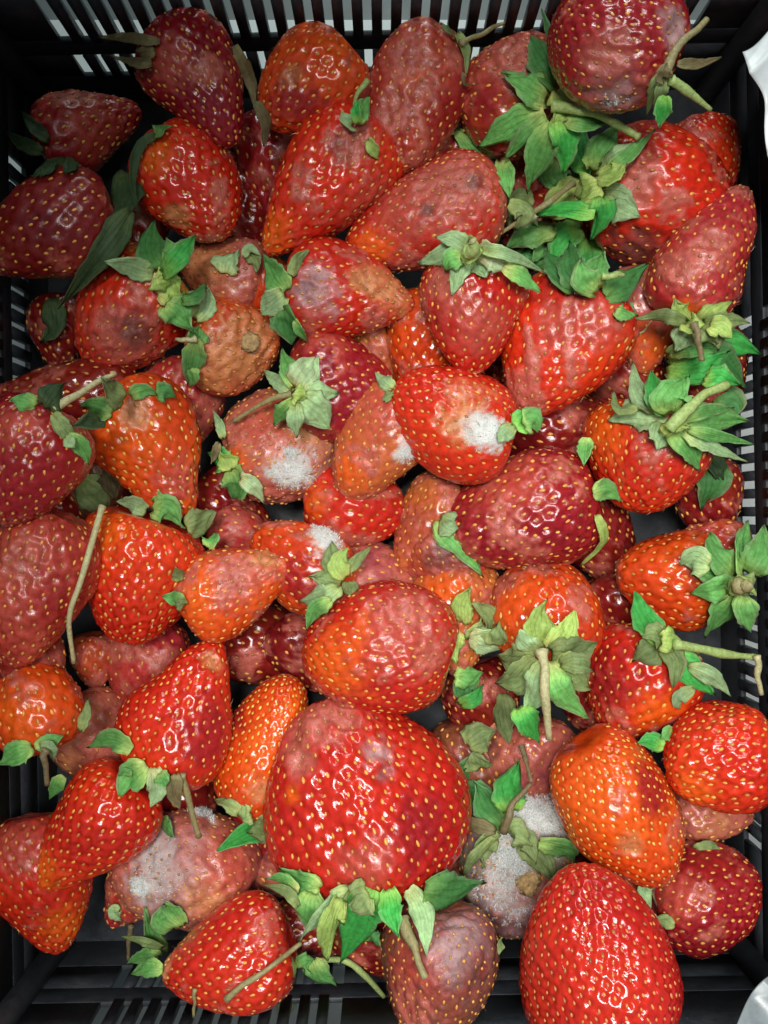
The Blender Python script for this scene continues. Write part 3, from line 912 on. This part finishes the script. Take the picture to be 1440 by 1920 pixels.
b('BO', 1205, 600, 90, 200, 150, 1.7, 'pinkrot', "wet rotting strawberry with an orange lower end, under the pink fruit at the right wall", rot=.3, gloss=.8, spots="o 1228,655,50", pit=.4)
b('AD', 45, 872, 113, 245, 212, 2.7, 'crimson', "dark crimson strawberry cut by the left edge, below the tan stem", rot=.15, gloss=.8, c=0.35, spots="p 30,800,40;k 60,900,60", sp=26)
b('AF', 70, 1095, 108, 315, 195, 2.0, 'dull', "long dull red strawberry against the left wall beside a thin bent stem", rot=.35, gloss=.7, c=0.35, spots="r 35,1060,50;p 40,1130,50;k 110,1120,60", rotc='p')
b('AI', 563, 1062, 218, 200, 155, 2.6, 'orange', "small orange strawberry with white mould and a wilted olive calyx, near the centre", rot=.05, spots="m 607,1002,26;k 560,1100,40", sp=25, c=.2)
b('BG', 805, 985, 120, 190, 140, 1.9, 'tan', "tan orange strawberry right of the wet red one at the centre", rot=.4, gloss=.7, sp=24)
b('BH', 855, 1055, 45, 170, 140, 2.1, 'dull', "bruised purple strawberry under a grey green torn sepal, right of centre", rot=.5, gloss=.8, spots="b 830,1040,40", sp=24)
b('BI', 862, 1160, 90, 220, 165, 2.0, 'tan', "tan orange rotting strawberry right of the large pink one, under wilted sepals", rot=.5, gloss=.6, spots="o 820,1120,40", sp=24)
b('BF', 985, 965, 165, 300, 235, 2.5, 'crimson', "large crimson strawberry in the middle of the right half, tip to the left", rot=.2, gloss=.85, c=.2, spots="p 950,900,60", sp=28)
b('BJ', 1022, 1150, 268, 195, 205, 2.4, 'orange', "bright orange strawberry with a big grey green drooping calyx and long pale stem", rot=.03, c=.2, sp=26)
b('BL', 1338, 1015, 200, 130, 110, 1.9, 'dull', "small dull red strawberry behind the star shaped calyx at the right wall", rot=.3, gloss=.7)
b('BK', 1262, 1080, 182, 200, 185, 2.4, 'orange', "orange strawberry whose star shaped green calyx faces the right wall", rot=.1, sp=25, c=0.35)
b('BM', 1190, 1285, 118, 215, 205, 2.4, 'fresh', "red orange strawberry with a bent green stem reaching to the right wall", rot=.2, gloss=.9, spots="k 1130,1280,60;o 1240,1340,40", sp=26, c=0.4)
b('BE', 1213, 850, 102, 205, 245, 2.8, 'fresh', "orange red strawberry with a large fresh green calyx at the right wall", rot=.08, c=0.3, sp=25, spots="o 1130,800,45")
b('AO', 62, 1332, 250, 170, 165, 2.3, 'orange', "orange red strawberry cut by the left edge above a ragged green calyx", rot=.1, gloss=.75, spots="o 40,1340,40", sp=27, c=.2)
b('AP', 498, 1392, 292, 285, 170, 2.5, 'orange', "tall orange strawberry leaning against the largest fruit's left side", rot=.0, sp=20.5, c=.12, spots="t 490,1480,28;o 500,1400,60;k 430,1350,50", seed=(.78, .46, .08))
b('AT', 88, 1650, 80, 270, 184, 2.0, 'fresh', "orange red strawberry in the lower left corner under a glossy one", rot=.03, gloss=.8, sp=24, spots="o 120,1740,45;p 30,1580,50", ztop=.062)
b('AU', 345, 1635, 195, 270, 210, 2.0, 'pinkrot', "pink rotting strawberry felted with grey mould, at the lower left", rot=.4, gloss=.4, c=.15, spots="u 310,1620,80;g 290,1625,44;m 262,1660,15;m 380,1525,20;t 395,1690,45;p 430,1610,50", pit=.7, sp=23, hair=1)
b('AW', 825, 1822, 95, 255, 208, 2.2, 'brown', "dark brownish rotting strawberry at the bottom centre", rot=.3, gloss=.6, spots="x 880,1760,70;u 860,1770,50;b 900,1830,50;p 760,1830,50;r 770,1890,50", pit=.7, rotc='b', sp=25, c=.15)
b('BB', 965, 1610, 95, 270, 195, 1.7, 'greymould', "strawberry smothered in white and grey mould under a dead calyx", rot=.2, gloss=.1, c=.1, spots="m 1005,1530,66;m 965,1615,34;u 950,1690,70;g 945,1670,50;x 930,1730,46", pit=.35, sp=24, hair=.2, fuzz=1.7)
b('BA', 1322, 1685, 352, 215, 188, 2.3, 'crimson', "crimson strawberry at the lower right below the round glossy one", rot=.1, gloss=1., c=.12, spots="p 1280,1680,35", sp=25)

# ---- on top
b('J', 353, 354, 58, 245, 180, 3.0, 'fresh', "glossy orange red strawberry below the dark crimson one, small square sepal at its top left", rot=.03, sp=25, spots="t 325,405,20;o 285,290,30", c=.22, pit=1.1)
b('L', 607, 352, 132, 315, 205, 3.0, 'fresh', "glossy red conical strawberry with a brownish shoulder, upper middle, tip down left", rot=.03, sp=25, c=0.62, spots="b 640,270,28;r 670,270,35;p 690,390,55;o 510,440,40", pit=1.1)
b('C', 776, 184, 108, 280, 168, 3.0, 'dull', "upright bruised red strawberry at top centre with an orange patch", rot=.3, gloss=.85, c=.12, spots="o 775,145,22;r 770,100,45;r 800,170,30;r 735,190,26;k 830,230,40;w 740,305,14", sp=25)
b('M', 797, 410, 157, 318, 205, 2.8, 'red', "dull pink brown strawberry above the pale calyxed one, red towards its left tip", rot=.2, gloss=.8, c=0.45, spots="r 860,340,70;r 800,360,60;p 750,400,50;b 890,335,16;b 800,395,14;o 700,470,40", sp=24, pit=.8)
b('E', 1155, 82, 205, 255, 236, 2.9, 'crimson', "big dark crimson strawberry cut by the top edge, greyish mould on its lower side", rot=.2, gloss=.9, c=.1, spots="x 1150,185,55;u 1150,190,40;u 1268,50,30;g 1155,195,16;r 1140,110,40", sp=26)
b('G', 1332, 474, 297, 275, 188, 3.0, 'pinkred', "pinkish red strawberry at the right wall, tip up, pale calyx below", rot=.25, gloss=.9, c=0.52, spots="r 1290,500,40;k 1390,540,50;r 1340,450,30;o 1290,580,26", sp=26, pit=.8)
b('S', 653, 558, 6, 248, 178, 3.0, 'red', "red strawberry with grey mould at its calyx end and a tan tip, above centre", rot=.15, gloss=.85, c=0.55, spots="u 590,548,36;x 575,535,18;t 735,540,40;t 690,515,26", sp=25)
b('T', 883, 582, 91, 238, 215, 3.7, 'red', "red strawberry hanging tip down below a pale green calyx, upper right of centre", rot=.15, gloss=.85, c=0.45, spots="p 850,560,35;r 820,520,30;p 900,620,40", sp=25, pit=.8)
b('Z', 850, 782, 205, 250, 186, 3.6, 'fresh', "glossy red strawberry with a round white mould spot on its end, at the centre", rot=.0, c=0.22, spots="t 880,770,48;m 905,800,30;t 860,800,30", sp=24, pit=1.1)
b('AA', 285, 845, 58, 258, 188, 3.0, 'orange', "bright orange strawberry with yellow seeds, left of centre, tip down to the right", rot=.02, sp=25, c=0.45, spots="o 240,830,60;t 255,775,24;p 340,900,40", seed=(.78, .48, .10), pit=1.1)
b('AG', 256, 1087, 104, 262, 258, 3.0, 'fresh', "large glossy heart shaped strawberry at the middle left", rot=.0, c=.36, sp=26, pit=1.15, spots="b 345,985,20;o 190,1010,50", blunt=.2)
b('AH', 437, 1104, 333, 228, 165, 3.3, 'orange', "small orange strawberry with wet pinkish bruise, tip up to the right, left of centre", rot=.2, gloss=.95, c=0.45, spots="r 450,1070,45;r 420,1100,34;t 500,1040,30;o 370,1110,34", sp=24, pit=.8)
b('AK', 718, 1218, 190, 290, 245, 3.0, 'red', "large strawberry right of centre, bright orange on the left and rotting pink on top", rot=.1, c=.15, sp=25, spots="r 770,1150,52;r 800,1230,36;p 730,1210,50;o 625,1245,60", lump=.03)
b('AN', 342, 1326, 298, 285, 192, 3.2, 'fresh', "red strawberry standing tip up at the lower left above a green calyx", rot=.0, c=0.5, sp=22, spots="t 400,1235,20;k 400,1370,60", furrow=.05)
b('AR', 676, 1489, 252, 362, 338, 3.0, 'red', "largest strawberry, big and lumpy with pink bruised shoulders, lower centre", rot=.0, c=.28, sp=28, lump=.045, blunt=.24, furrow=.07, e2=.06,
  spots="r 565,1365,42;r 640,1340,44;r 560,1430,26;u 705,1410,26;x 722,1445,18;p 690,1620,40;o 545,1490,16;k 800,1560,50", pit=1.05)
b('AS', 168, 1557, 132, 285, 192, 3.2, 'fresh', "glossy red strawberry at the lower left, tip down left over another", rot=.0, c=0.45, sp=25, pit=1.1, spots="o 80,1640,40")
b('AV', 430, 1800, 168, 268, 212, 3.1, 'red', "red strawberry at the bottom with a thin olive stem across it and a white tip", rot=.05, c=0.45, sp=25, spots="w 308,1795,26;p 340,1760,40;p 500,1740,30", pit=1.)
b('AX', 1124, 1806, 256, 340, 290, 3.2, 'red', "big glossy red strawberry at the bottom right, tip up", rot=.0, c=.36, blunt=.12, sp=24, pit=1.15, gloss=1.05, seed=(.60, .22, .06))
b('AY', 1163, 1515, 60, 320, 208, 3.5, 'orange', "long orange strawberry with dense rows of seeds, lower right", rot=.02, c=0.2, sp=21.5, spots="o 1130,1500,90;k 1230,1480,40;t 1180,1590,20", seed=(.78, .47, .09))
b('AZ', 1350, 1413, 165, 232, 218, 3.0, 'fresh', "round glossy red strawberry at the right edge, lower right", rot=.0, c=.12, sp=27, pit=1.15, spots="o 1300,1490,40")

GREENS = {
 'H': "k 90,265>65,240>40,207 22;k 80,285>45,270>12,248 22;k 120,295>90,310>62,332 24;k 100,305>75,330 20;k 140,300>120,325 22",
 'A': "b 300,78>240,70>182,70 16 2;b 290,95>255,98 26;b 285,118>245,110>205,105 26;b 440,85>470,150>478,200 20;b 480,190>500,230>495,275 22",
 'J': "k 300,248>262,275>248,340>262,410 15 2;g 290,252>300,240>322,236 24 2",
 'I': "k 232,320>240,370>215,420 48;k 245,395>195,470>110,578 44",
 'L': "s 690,150>668,180>664,215 9;p 662,240>650,225>640,210 26 2;g 668,225>680,205>692,182 32 2;v 670,232>668,205>672,190 16 2;y 690,262>700,280>710,300 18 2",
 'C': "o 850,68>838,55>826,42 22;o 858,62>872,95>874,138 18;S 862,78>905,62>946,44 9;b 868,135>872,155>886,160 7",
 'D': "d 1045,160>1015,110>995,66 46 1;d 1050,120>1030,60>1016,18 14;g 1025,185>985,160>948,140 58 1.5;g 1020,208>960,235>900,272 50 1.5;g 1025,222>985,260>948,297 38 1.5;g 1035,230>1010,290>988,362 48 2;v 1048,222>1062,270>1055,325 46 1;g 1060,225>1100,232>1140,230 30 1;y 1042,170>1058,200>1040,230 44 1.5;s 1030,198>1105,208>1150,228>1198,254 17 2",
 'F': "v 1108,318>1085,280>1095,238 44 1.5;g 1112,318>1130,275>1160,238 44 2;p 1122,318>1160,295>1205,265 38 2;g 1135,322>1180,290>1228,242 24 2;y 1118,330>1150,325>1175,305 40 1;p 1130,365>1165,385>1200,405 56 1.5;y 1100,350>1050,375>1010,405 50 1;y 1120,345>1085,370 50 1;o 1000,372>970,380>955,430 34 1;v 1125,368>1130,400>1108,448 40 2.5;v 1115,402>1060,395>1005,402 38 2;d 1090,425>1060,470>1025,505 62 1;v 1085,430>1055,450>1030,500 44 2;g 1040,430>985,440>950,465 44 1;S 1075,340>1020,385>925,446 10 3",
 'z21': "g 1045,300>1040,330>1062,358 50 1;p 1075,335>1080,355>1092,385 30 1.5;y 1090,362>1050,385>1005,398 46 1.5;d 1040,480>1000,475>962,478 46 1;v 1105,450>1100,490>1088,525 44 1.5;g 1060,430>1025,455>1000,490 40 1.5;p 1000,395>985,420>990,450 34 1;v 1110,360>1095,330>1105,295 34 2;g 1080,310>1065,280>1070,245 40 1.5",
 'N': "g 855,242>890,285>932,312 26 1",
 'M': "g 940,300>950,335>955,372 28 1.5;o 955,380>985,400>965,430 30 1",
 'V': "d 1080,540>1050,510>1020,470 50 1;d 1090,540>1072,500>1068,455 46 1.5;g 1105,540>1118,505>1130,475 42 2;d 1135,555>1170,530>1212,498 46 2;g 1120,545>1095,520>1090,490 44 2;s 1130,518>1170,514 12 1;g 1155,580>1190,592 32 1",
 'E': "o 1238,140>1226,170>1212,215 20 1;o 1248,145>1238,180>1225,220 20 1;v 1248,180>1240,210>1236,238 26 1;S 1245,140>1268,95>1300,60>1328,36 13 2;b 1270,120>1310,120>1352,108 17 1;s 1258,150>1295,178>1332,205 12 1;b 1240,150>1250,120 26 2",
 'P': "p 290,515>245,500>195,490 34 1.5;d 298,505>283,460>290,415 50 2.5;g 303,500>320,470>312,448 22 2;v 305,515>340,475>366,442 34 3;y 292,545>318,540>342,555 58 2;y 295,520>310,545 40 2;g 312,568>335,585>362,617 50 2;d 340,560>365,550>385,535 34 1",
 'R': "p 368,600>385,570>390,540 34 1;o 350,590>365,560>375,545 28 1;g 365,640>372,610 34 1;g 368,635>360,680>352,720 34 1;T 368,636>330,637 9;g 365,690>358,725 22 1",
 'Q': "p 420,512>428,490>445,472 44 1;o 465,470>480,490>482,512 26 1.5;p 455,480>470,465>490,480 16 2",
 'S': "g 535,545>515,515>497,482 44 1.5;p 532,552>510,570>490,588 42 1.5;d 532,580>540,605>548,645 48 1;o 545,515>560,485>578,468 22 1;g 552,600>575,640 16 1",
 'W': "p 550,735>520,715>494,695 26 2;g 552,725>540,690>530,655 30 2.5;p 556,730>575,700>592,668 54 2;p 560,738>600,735>632,738 40 1.5;p 560,745>590,770>618,803 56 1.5;g 552,752>530,775>514,795 30 1.5;p 555,755>553,790>556,817 28 1.5;S 545,742>500,752>438,790 10 2;y 548,740>575,745 34 2.5",
 'AA': "g 210,775>180,765>150,760 38 1;o 235,745>210,735>193,712 44 1;g 245,742>268,732>298,740 26 1.5;d 292,738>310,735>328,745 32 1.5;k 190,790>140,798 30",
 'AD': "T 98,768>150,735>215,697 11 3;g 70,758>40,752>20,752 30 1;k 85,765>105,740>120,720 44;o 100,775>125,810>150,832 26 1;g 128,815>155,840>165,868 26 1.5;p 122,820>140,840 20 1",
 'X': "p 418,822>412,795>398,768 14 1;v 428,870>410,860>392,850 40 1;g 432,880>445,910>438,935 46 1.5;p 450,895>475,912>494,942 26 1.5;b 410,830>395,870 14;y 435,880>415,850 34 1",
 'Z': "v 965,800>985,785>1008,772 40 1.5;g 980,795>1000,790>1008,810 40 1.5;p 965,798>945,815>935,830 26 1",
 'Y': "p 738,728>720,715>704,698 24 1;o 735,745>722,735 24 1",
 'T': "p 880,470>835,478>790,492 40 1.5;p 875,475>860,510>848,553 34 1.5;g 870,480>845,490>835,505 34 1;p 890,475>905,495>910,520 56 1.5;p 895,472>935,485>968,508 44 1.5;p 900,468>960,480>1022,512 18 1;p 875,465>850,450>820,445 30 1.5;y 872,468>905,472 44 2;s 886,474>888,448 19 3;g 945,500>985,525>1010,545 30",
 'BO': "g 1165,578>1192,592 28 1;T 1180,628>1205,622>1222,602 4",
 'G': "y 1292,604>1275,585>1268,566 40 2;y 1310,604>1340,585>1372,566 32 2;o 1290,606>1245,592>1195,598 22 2;o 1320,606>1365,600>1405,606 26 2;p 1298,612>1280,640>1268,655 44 1.5;o 1312,612>1335,630>1345,650 48 1.5;y 1330,610>1355,615>1372,635 34 1.5;y 1285,608>1318,608 34 3;B 1302,612>1312,640>1318,678 13 3",
 'z13': "v 1300,650>1360,640>1425,664 54 2;d 1290,690>1350,670>1400,728 56 1;v 1250,690>1310,690>1362,662 50 2.5;g 1250,665>1300,652>1345,658 30 3;v 1320,710>1350,705>1385,722 38 2;d 1330,760>1370,760>1380,780 60",
 'BE': "p 1250,785>1195,775>1140,788 52 2;p 1245,775>1200,740>1186,682 34 2.5;v 1250,772>1228,735>1222,695 36 2;o 1195,765>1160,765>1150,735 22 2;g 1258,775>1262,740>1285,710 64 2.5;g 1270,798>1330,785>1402,790 52 2;p 1250,800>1240,820>1232,842 48 2;g 1262,808>1295,840>1312,882 44 2;p 1282,812>1340,840>1402,866 26 2.5;g 1290,805>1345,818>1412,832 20 2.5;g 1280,785>1330,770>1375,765 22 2.5;y 1248,790>1285,800 44 3;s 1255,800>1300,762>1358,722 20 4",
 'z14': "d 1325,865>1335,905>1315,955 60 2;k 1330,850>1350,900 40 1",
 'AG': "p 275,958>250,945>218,940 28 1;g 285,950>315,955>345,990 46 1.5;o 350,990>375,980>402,958 50;g 388,1025>398,1012>406,1000 26",
 'AF': "T 192,955>155,1070>130,1150>137,1242 10 1",
 'AH': "g 345,1128>325,1122>304,1118 24 1;o 345,1135>330,1128 20;o 338,1090>330,1065 20",
 'AI': "o 642,1085>625,1050>622,1015 40 1.5;o 645,1075>670,1050>695,1025 18 1.5;o 640,1090>615,1085>585,1082 46 1.5;p 635,1100>600,1120>562,1128 36 1.5;g 622,1125>590,1145>576,1178 26 1.5;y 648,1085>635,1055>650,1030 34 2;o 655,1090>660,1120 26 1",
 'AO': "o 150,1370>160,1340>165,1312 20 1;g 60,1402>30,1415>0,1432 36 1;g 65,1400>95,1390>118,1378 24 1;p 75,1400>95,1405>100,1425 22 1;B 85,1405>88,1470 12",
 'BH': "g 822,975>860,1010>902,1075 54 1.5;p 826,970>845,985>860,990 40 2",
 'BF': "g 1112,925>1140,920>1165,940 34 1;y 1120,965>1132,1015>1088,1062 18 2;g 1100,820>1095,870 26 1",
 'BI': "y 870,1170>865,1135>880,1105 34 1.5;o 880,1200>920,1170>890,1130 50 1;p 880,1195>920,1205>962,1215 46 2;y 862,1185>850,1215>855,1240 32 1;o 920,1210>935,1170 46 1;d 890,1260>870,1290>880,1315 40 1",
 'BJ': "y 1015,1215>1010,1170>1020,1130 56 2;y 1035,1220>1060,1190>1078,1145 46 2;p 1005,1220>985,1205>975,1180 34 1.5;o 1008,1228>970,1240>940,1232 60 2;o 1035,1228>1075,1225>1118,1205 56 2;o 1040,1238>1075,1265>1105,1290 52 2;o 1005,1235>970,1275>935,1280 56 1.5;p 1020,1240>1010,1290>985,1340 50 1.5;g 1030,1240>1055,1300>1100,1345 44 1.5;v 975,1325>990,1355>1010,1392 40 1.5;o 940,1300>945,1350>955,1395 36 1;T 1020,1222>1022,1290>1028,1385 15 4;o 1050,1245>1090,1245>1110,1258 34 3",
 'BK': "g 1375,1090>1335,1070>1290,1050 56 2;g 1380,1080>1345,1040>1330,1000 46 2;g 1392,1075>1390,1030>1402,976 54 2.5;g 1402,1075>1425,1040>1432,985 48 2.5;g 1375,1098>1340,1105>1296,1112 44 2;g 1380,1108>1355,1150>1320,1195 54 2;p 1330,1060>1300,1050>1275,1058 44 1;g 1395,1115>1400,1150>1408,1185 38 2;v 1410,1098>1430,1090>1460,1095 34 2;o 1378,1085>1400,1110 50 3;y 1385,1110>1410,1085 40 3;S 1388,1098>1408,1098 22 4",
 'BM': "o 1240,1205>1215,1225>1190,1238 46 2;v 1240,1200>1210,1160>1192,1110 46 1.5;v 1258,1225>1295,1260>1335,1300 48 2;p 1290,1250>1335,1270>1370,1305 30 2;o 1245,1210>1268,1240>1262,1290 34 2;o 1250,1205>1225,1190>1205,1195 40 2;p 1300,1290>1270,1310>1275,1330 22 1;y 1240,1200>1275,1205 40 2.5;s 1268,1205>1340,1222>1400,1228>1418,1230 14 3;T 1417,1230>1428,1305 12 3",
 'AN': "g 275,1435>245,1460>225,1492 48 1.5;p 290,1440>295,1480>282,1512 30 1.5;g 248,1405>210,1385>166,1400 34 1;S 340,1450>355,1500>372,1570 13 1;b 330,1450>325,1490>338,1515 26 1;g 300,1450>310,1475 26 1",
 'AP': "v 518,1545>470,1560>412,1592 40 2.5;o 505,1522>500,1550>470,1560 60 2;o 450,1525>425,1505>402,1500 26 1;o 470,1522>450,1530 36 1;p 510,1580>520,1615 20 1",
 'AS': "g 120,1455>105,1475>92,1498 22 1;g 238,1455>230,1440 20 1",
 'AU': "g 300,1535>315,1555>325,1570 24 1;p 225,1705>215,1712>228,1725 24 1;B 245,1735>240,1800 9",
 'AV': "o 560,1700>535,1670>495,1660 18 1.5;S 422,1870>490,1828>565,1772 11 1;g 310,1785>280,1750>272,1705 30 2;g 330,1740>300,1725>305,1700 34 2;g 345,1735>320,1705>312,1695 30 1;o 305,1778>265,1765>228,1756 16 1.5;g 300,1792>270,1795>240,1806 28 1.5;g 305,1815>275,1815>246,1826 28 1.5;S 365,1855>362,1905 6",
 'AR': "g 600,1665>565,1660>528,1632 50 1.5;g 585,1675>580,1715>578,1745 44 2;p 655,1668>615,1710>562,1760 44 2;v 700,1668>675,1730>638,1805 62 2;y 640,1685>620,1740>612,1800 46 1.5;v 728,1668>735,1710>748,1755 38 2;p 768,1665>795,1720>800,1792 34 2;d 795,1672>845,1680>902,1655 66 2;g 560,1670>530,1650>500,1648 24 1;o 690,1675>655,1700 60 1",
 'AW': "S 752,1722>772,1780>796,1838 17 3;s 570,1808>640,1802>685,1830>722,1868 12 3;g 585,1800>600,1835>632,1845 40 1;o 545,1850>535,1885>528,1920 26 1;g 560,1815>585,1800 40 1;d 690,1765>710,1750 40",
 'AX': "v 945,1800>952,1840>956,1872 28 1;o 940,1760>935,1790 14;y 1298,1915>1308,1898>1320,1884 30 2;o 930,1890>928,1930 18",
 'BB': "d 945,1548>915,1510>890,1468 48 2;v 958,1525>955,1480>972,1430 50 2.5;o 935,1572>905,1590>905,1622 42 2;b 930,1560>880,1545>860,1540 24 1.5;o 925,1570>890,1610>868,1640 22 1.5;o 975,1578>1015,1610>1045,1668 40 2.5;o 960,1570>990,1580>1005,1620 34 2;g 1010,1580>1060,1590>1078,1612 36 1.5;o 950,1560>970,1560>1000,1585 44 2.5;B 945,1558>960,1510>992,1468 13 4;B 978,1400>985,1430>996,1466 9 3;o 900,1440>885,1410 40",
 'BA': "p 1225,1640>1210,1670>1220,1700 24 1;o 1265,1735>1245,1725>1222,1722 22 1;o 1300,1590>1330,1585>1350,1592 14 1;p 1210,1720>1235,1735 24 1",
 'AZ': "v 1245,1400>1220,1390>1195,1392 28 1;g 1260,1370>1240,1385 22 1",
 'AK': "g 850,1265>880,1270>905,1262 40 1;v 860,1320>890,1310>905,1285 24 1",
 'z1': "o 150,900>175,930>205,960 60;b 200,880>215,930 40", 'z8': "d 860,1470>880,1440>900,1410 60;o 880,1400>900,1380>930,1370 50;d 870,1500>900,1490>930,1500 50",
 'BR': "k 95,560>100,610>80,640 40",
}

ORDER = [(a[6], 0, i) for i, (a, k) in enumerate(B)]
LAY = {a[0]: a[6] for a, k in B}
ORDER += [(LAY[k] + .32, 1, k) for k in GREENS]
for lay, typ, ref in sorted(ORDER, key=lambda t: (t[0], t[1], str(t[2]))):
    if typ == 0:
        a, k = B[ref]
        berry(*a, **k)
    else:
        greens(ref, GREENS[ref])

scab('R', 466, 642, 18)
scab('BB', 990, 1652, 24)

# ------------------------------------------------------------------ white film bag hanging over the right rim
def film(name, corners, nu, nv, amp, seed, label, mat=M_BAG):
    """crumpled sheet over four world corners"""
    w = Waves(np.random.default_rng(seed), 16, 90, .7); w2_ = Waves(np.random.default_rng(seed + 1), 16, 240, .6)
    u, v = np.meshgrid(np.linspace(0, 1, nu), np.linspace(0, 1, nv), indexing='ij')
    c = np.array(corners, float)
    G = (c[0] * ((1 - u) * (1 - v))[..., None] + c[1] * (u * (1 - v))[..., None] + c[2] * (u * v)[..., None] + c[3] * ((1 - u) * v)[..., None])
    n = np.cross(c[1] - c[0], c[3] - c[0]); n /= np.linalg.norm(n)
    e = np.abs(w(G)) ** .8 * amp + np.abs(w2_(G)) * amp * .35
    G = G + n * e[..., None]
    G[..., 0] += w(G * 1.3)[...] * amp * .6; G[..., 1] += w2_(G * .7)[...] * amp * .6
    id_ = np.arange(nu * nv).reshape(nu, nv)
    q = np.stack([id_[:-1, :-1], id_[1:, :-1], id_[1:, 1:], id_[:-1, 1:]], -1).reshape(-1, 4)
    o = link(name, mesh_np(name, G.reshape(-1, 3), q), mat)
    md = o.modifiers.new("thickness", 'SOLIDIFY'); md.thickness = .0004
    tag(o, label, "plastic bag")
    return o


film("plastic_bag", [at(1392, 60, .136), at(1700, -60, .15), at(1720, 380, .12), at(1425, 300, .136)], 60, 70, .005, 3,
     "crumpled white plastic bag over the crate's right rim at the upper right")
film("plastic_bag", [at(1362, 1945, .132), at(1400, 2100, .14), at(1600, 1900, .14), at(1462, 1822, .132)], 60, 40, .002, 9,
     "strip of pale plastic film across the crate's lower right corner", M_STRIP)
print("triangles about", N_TRI)
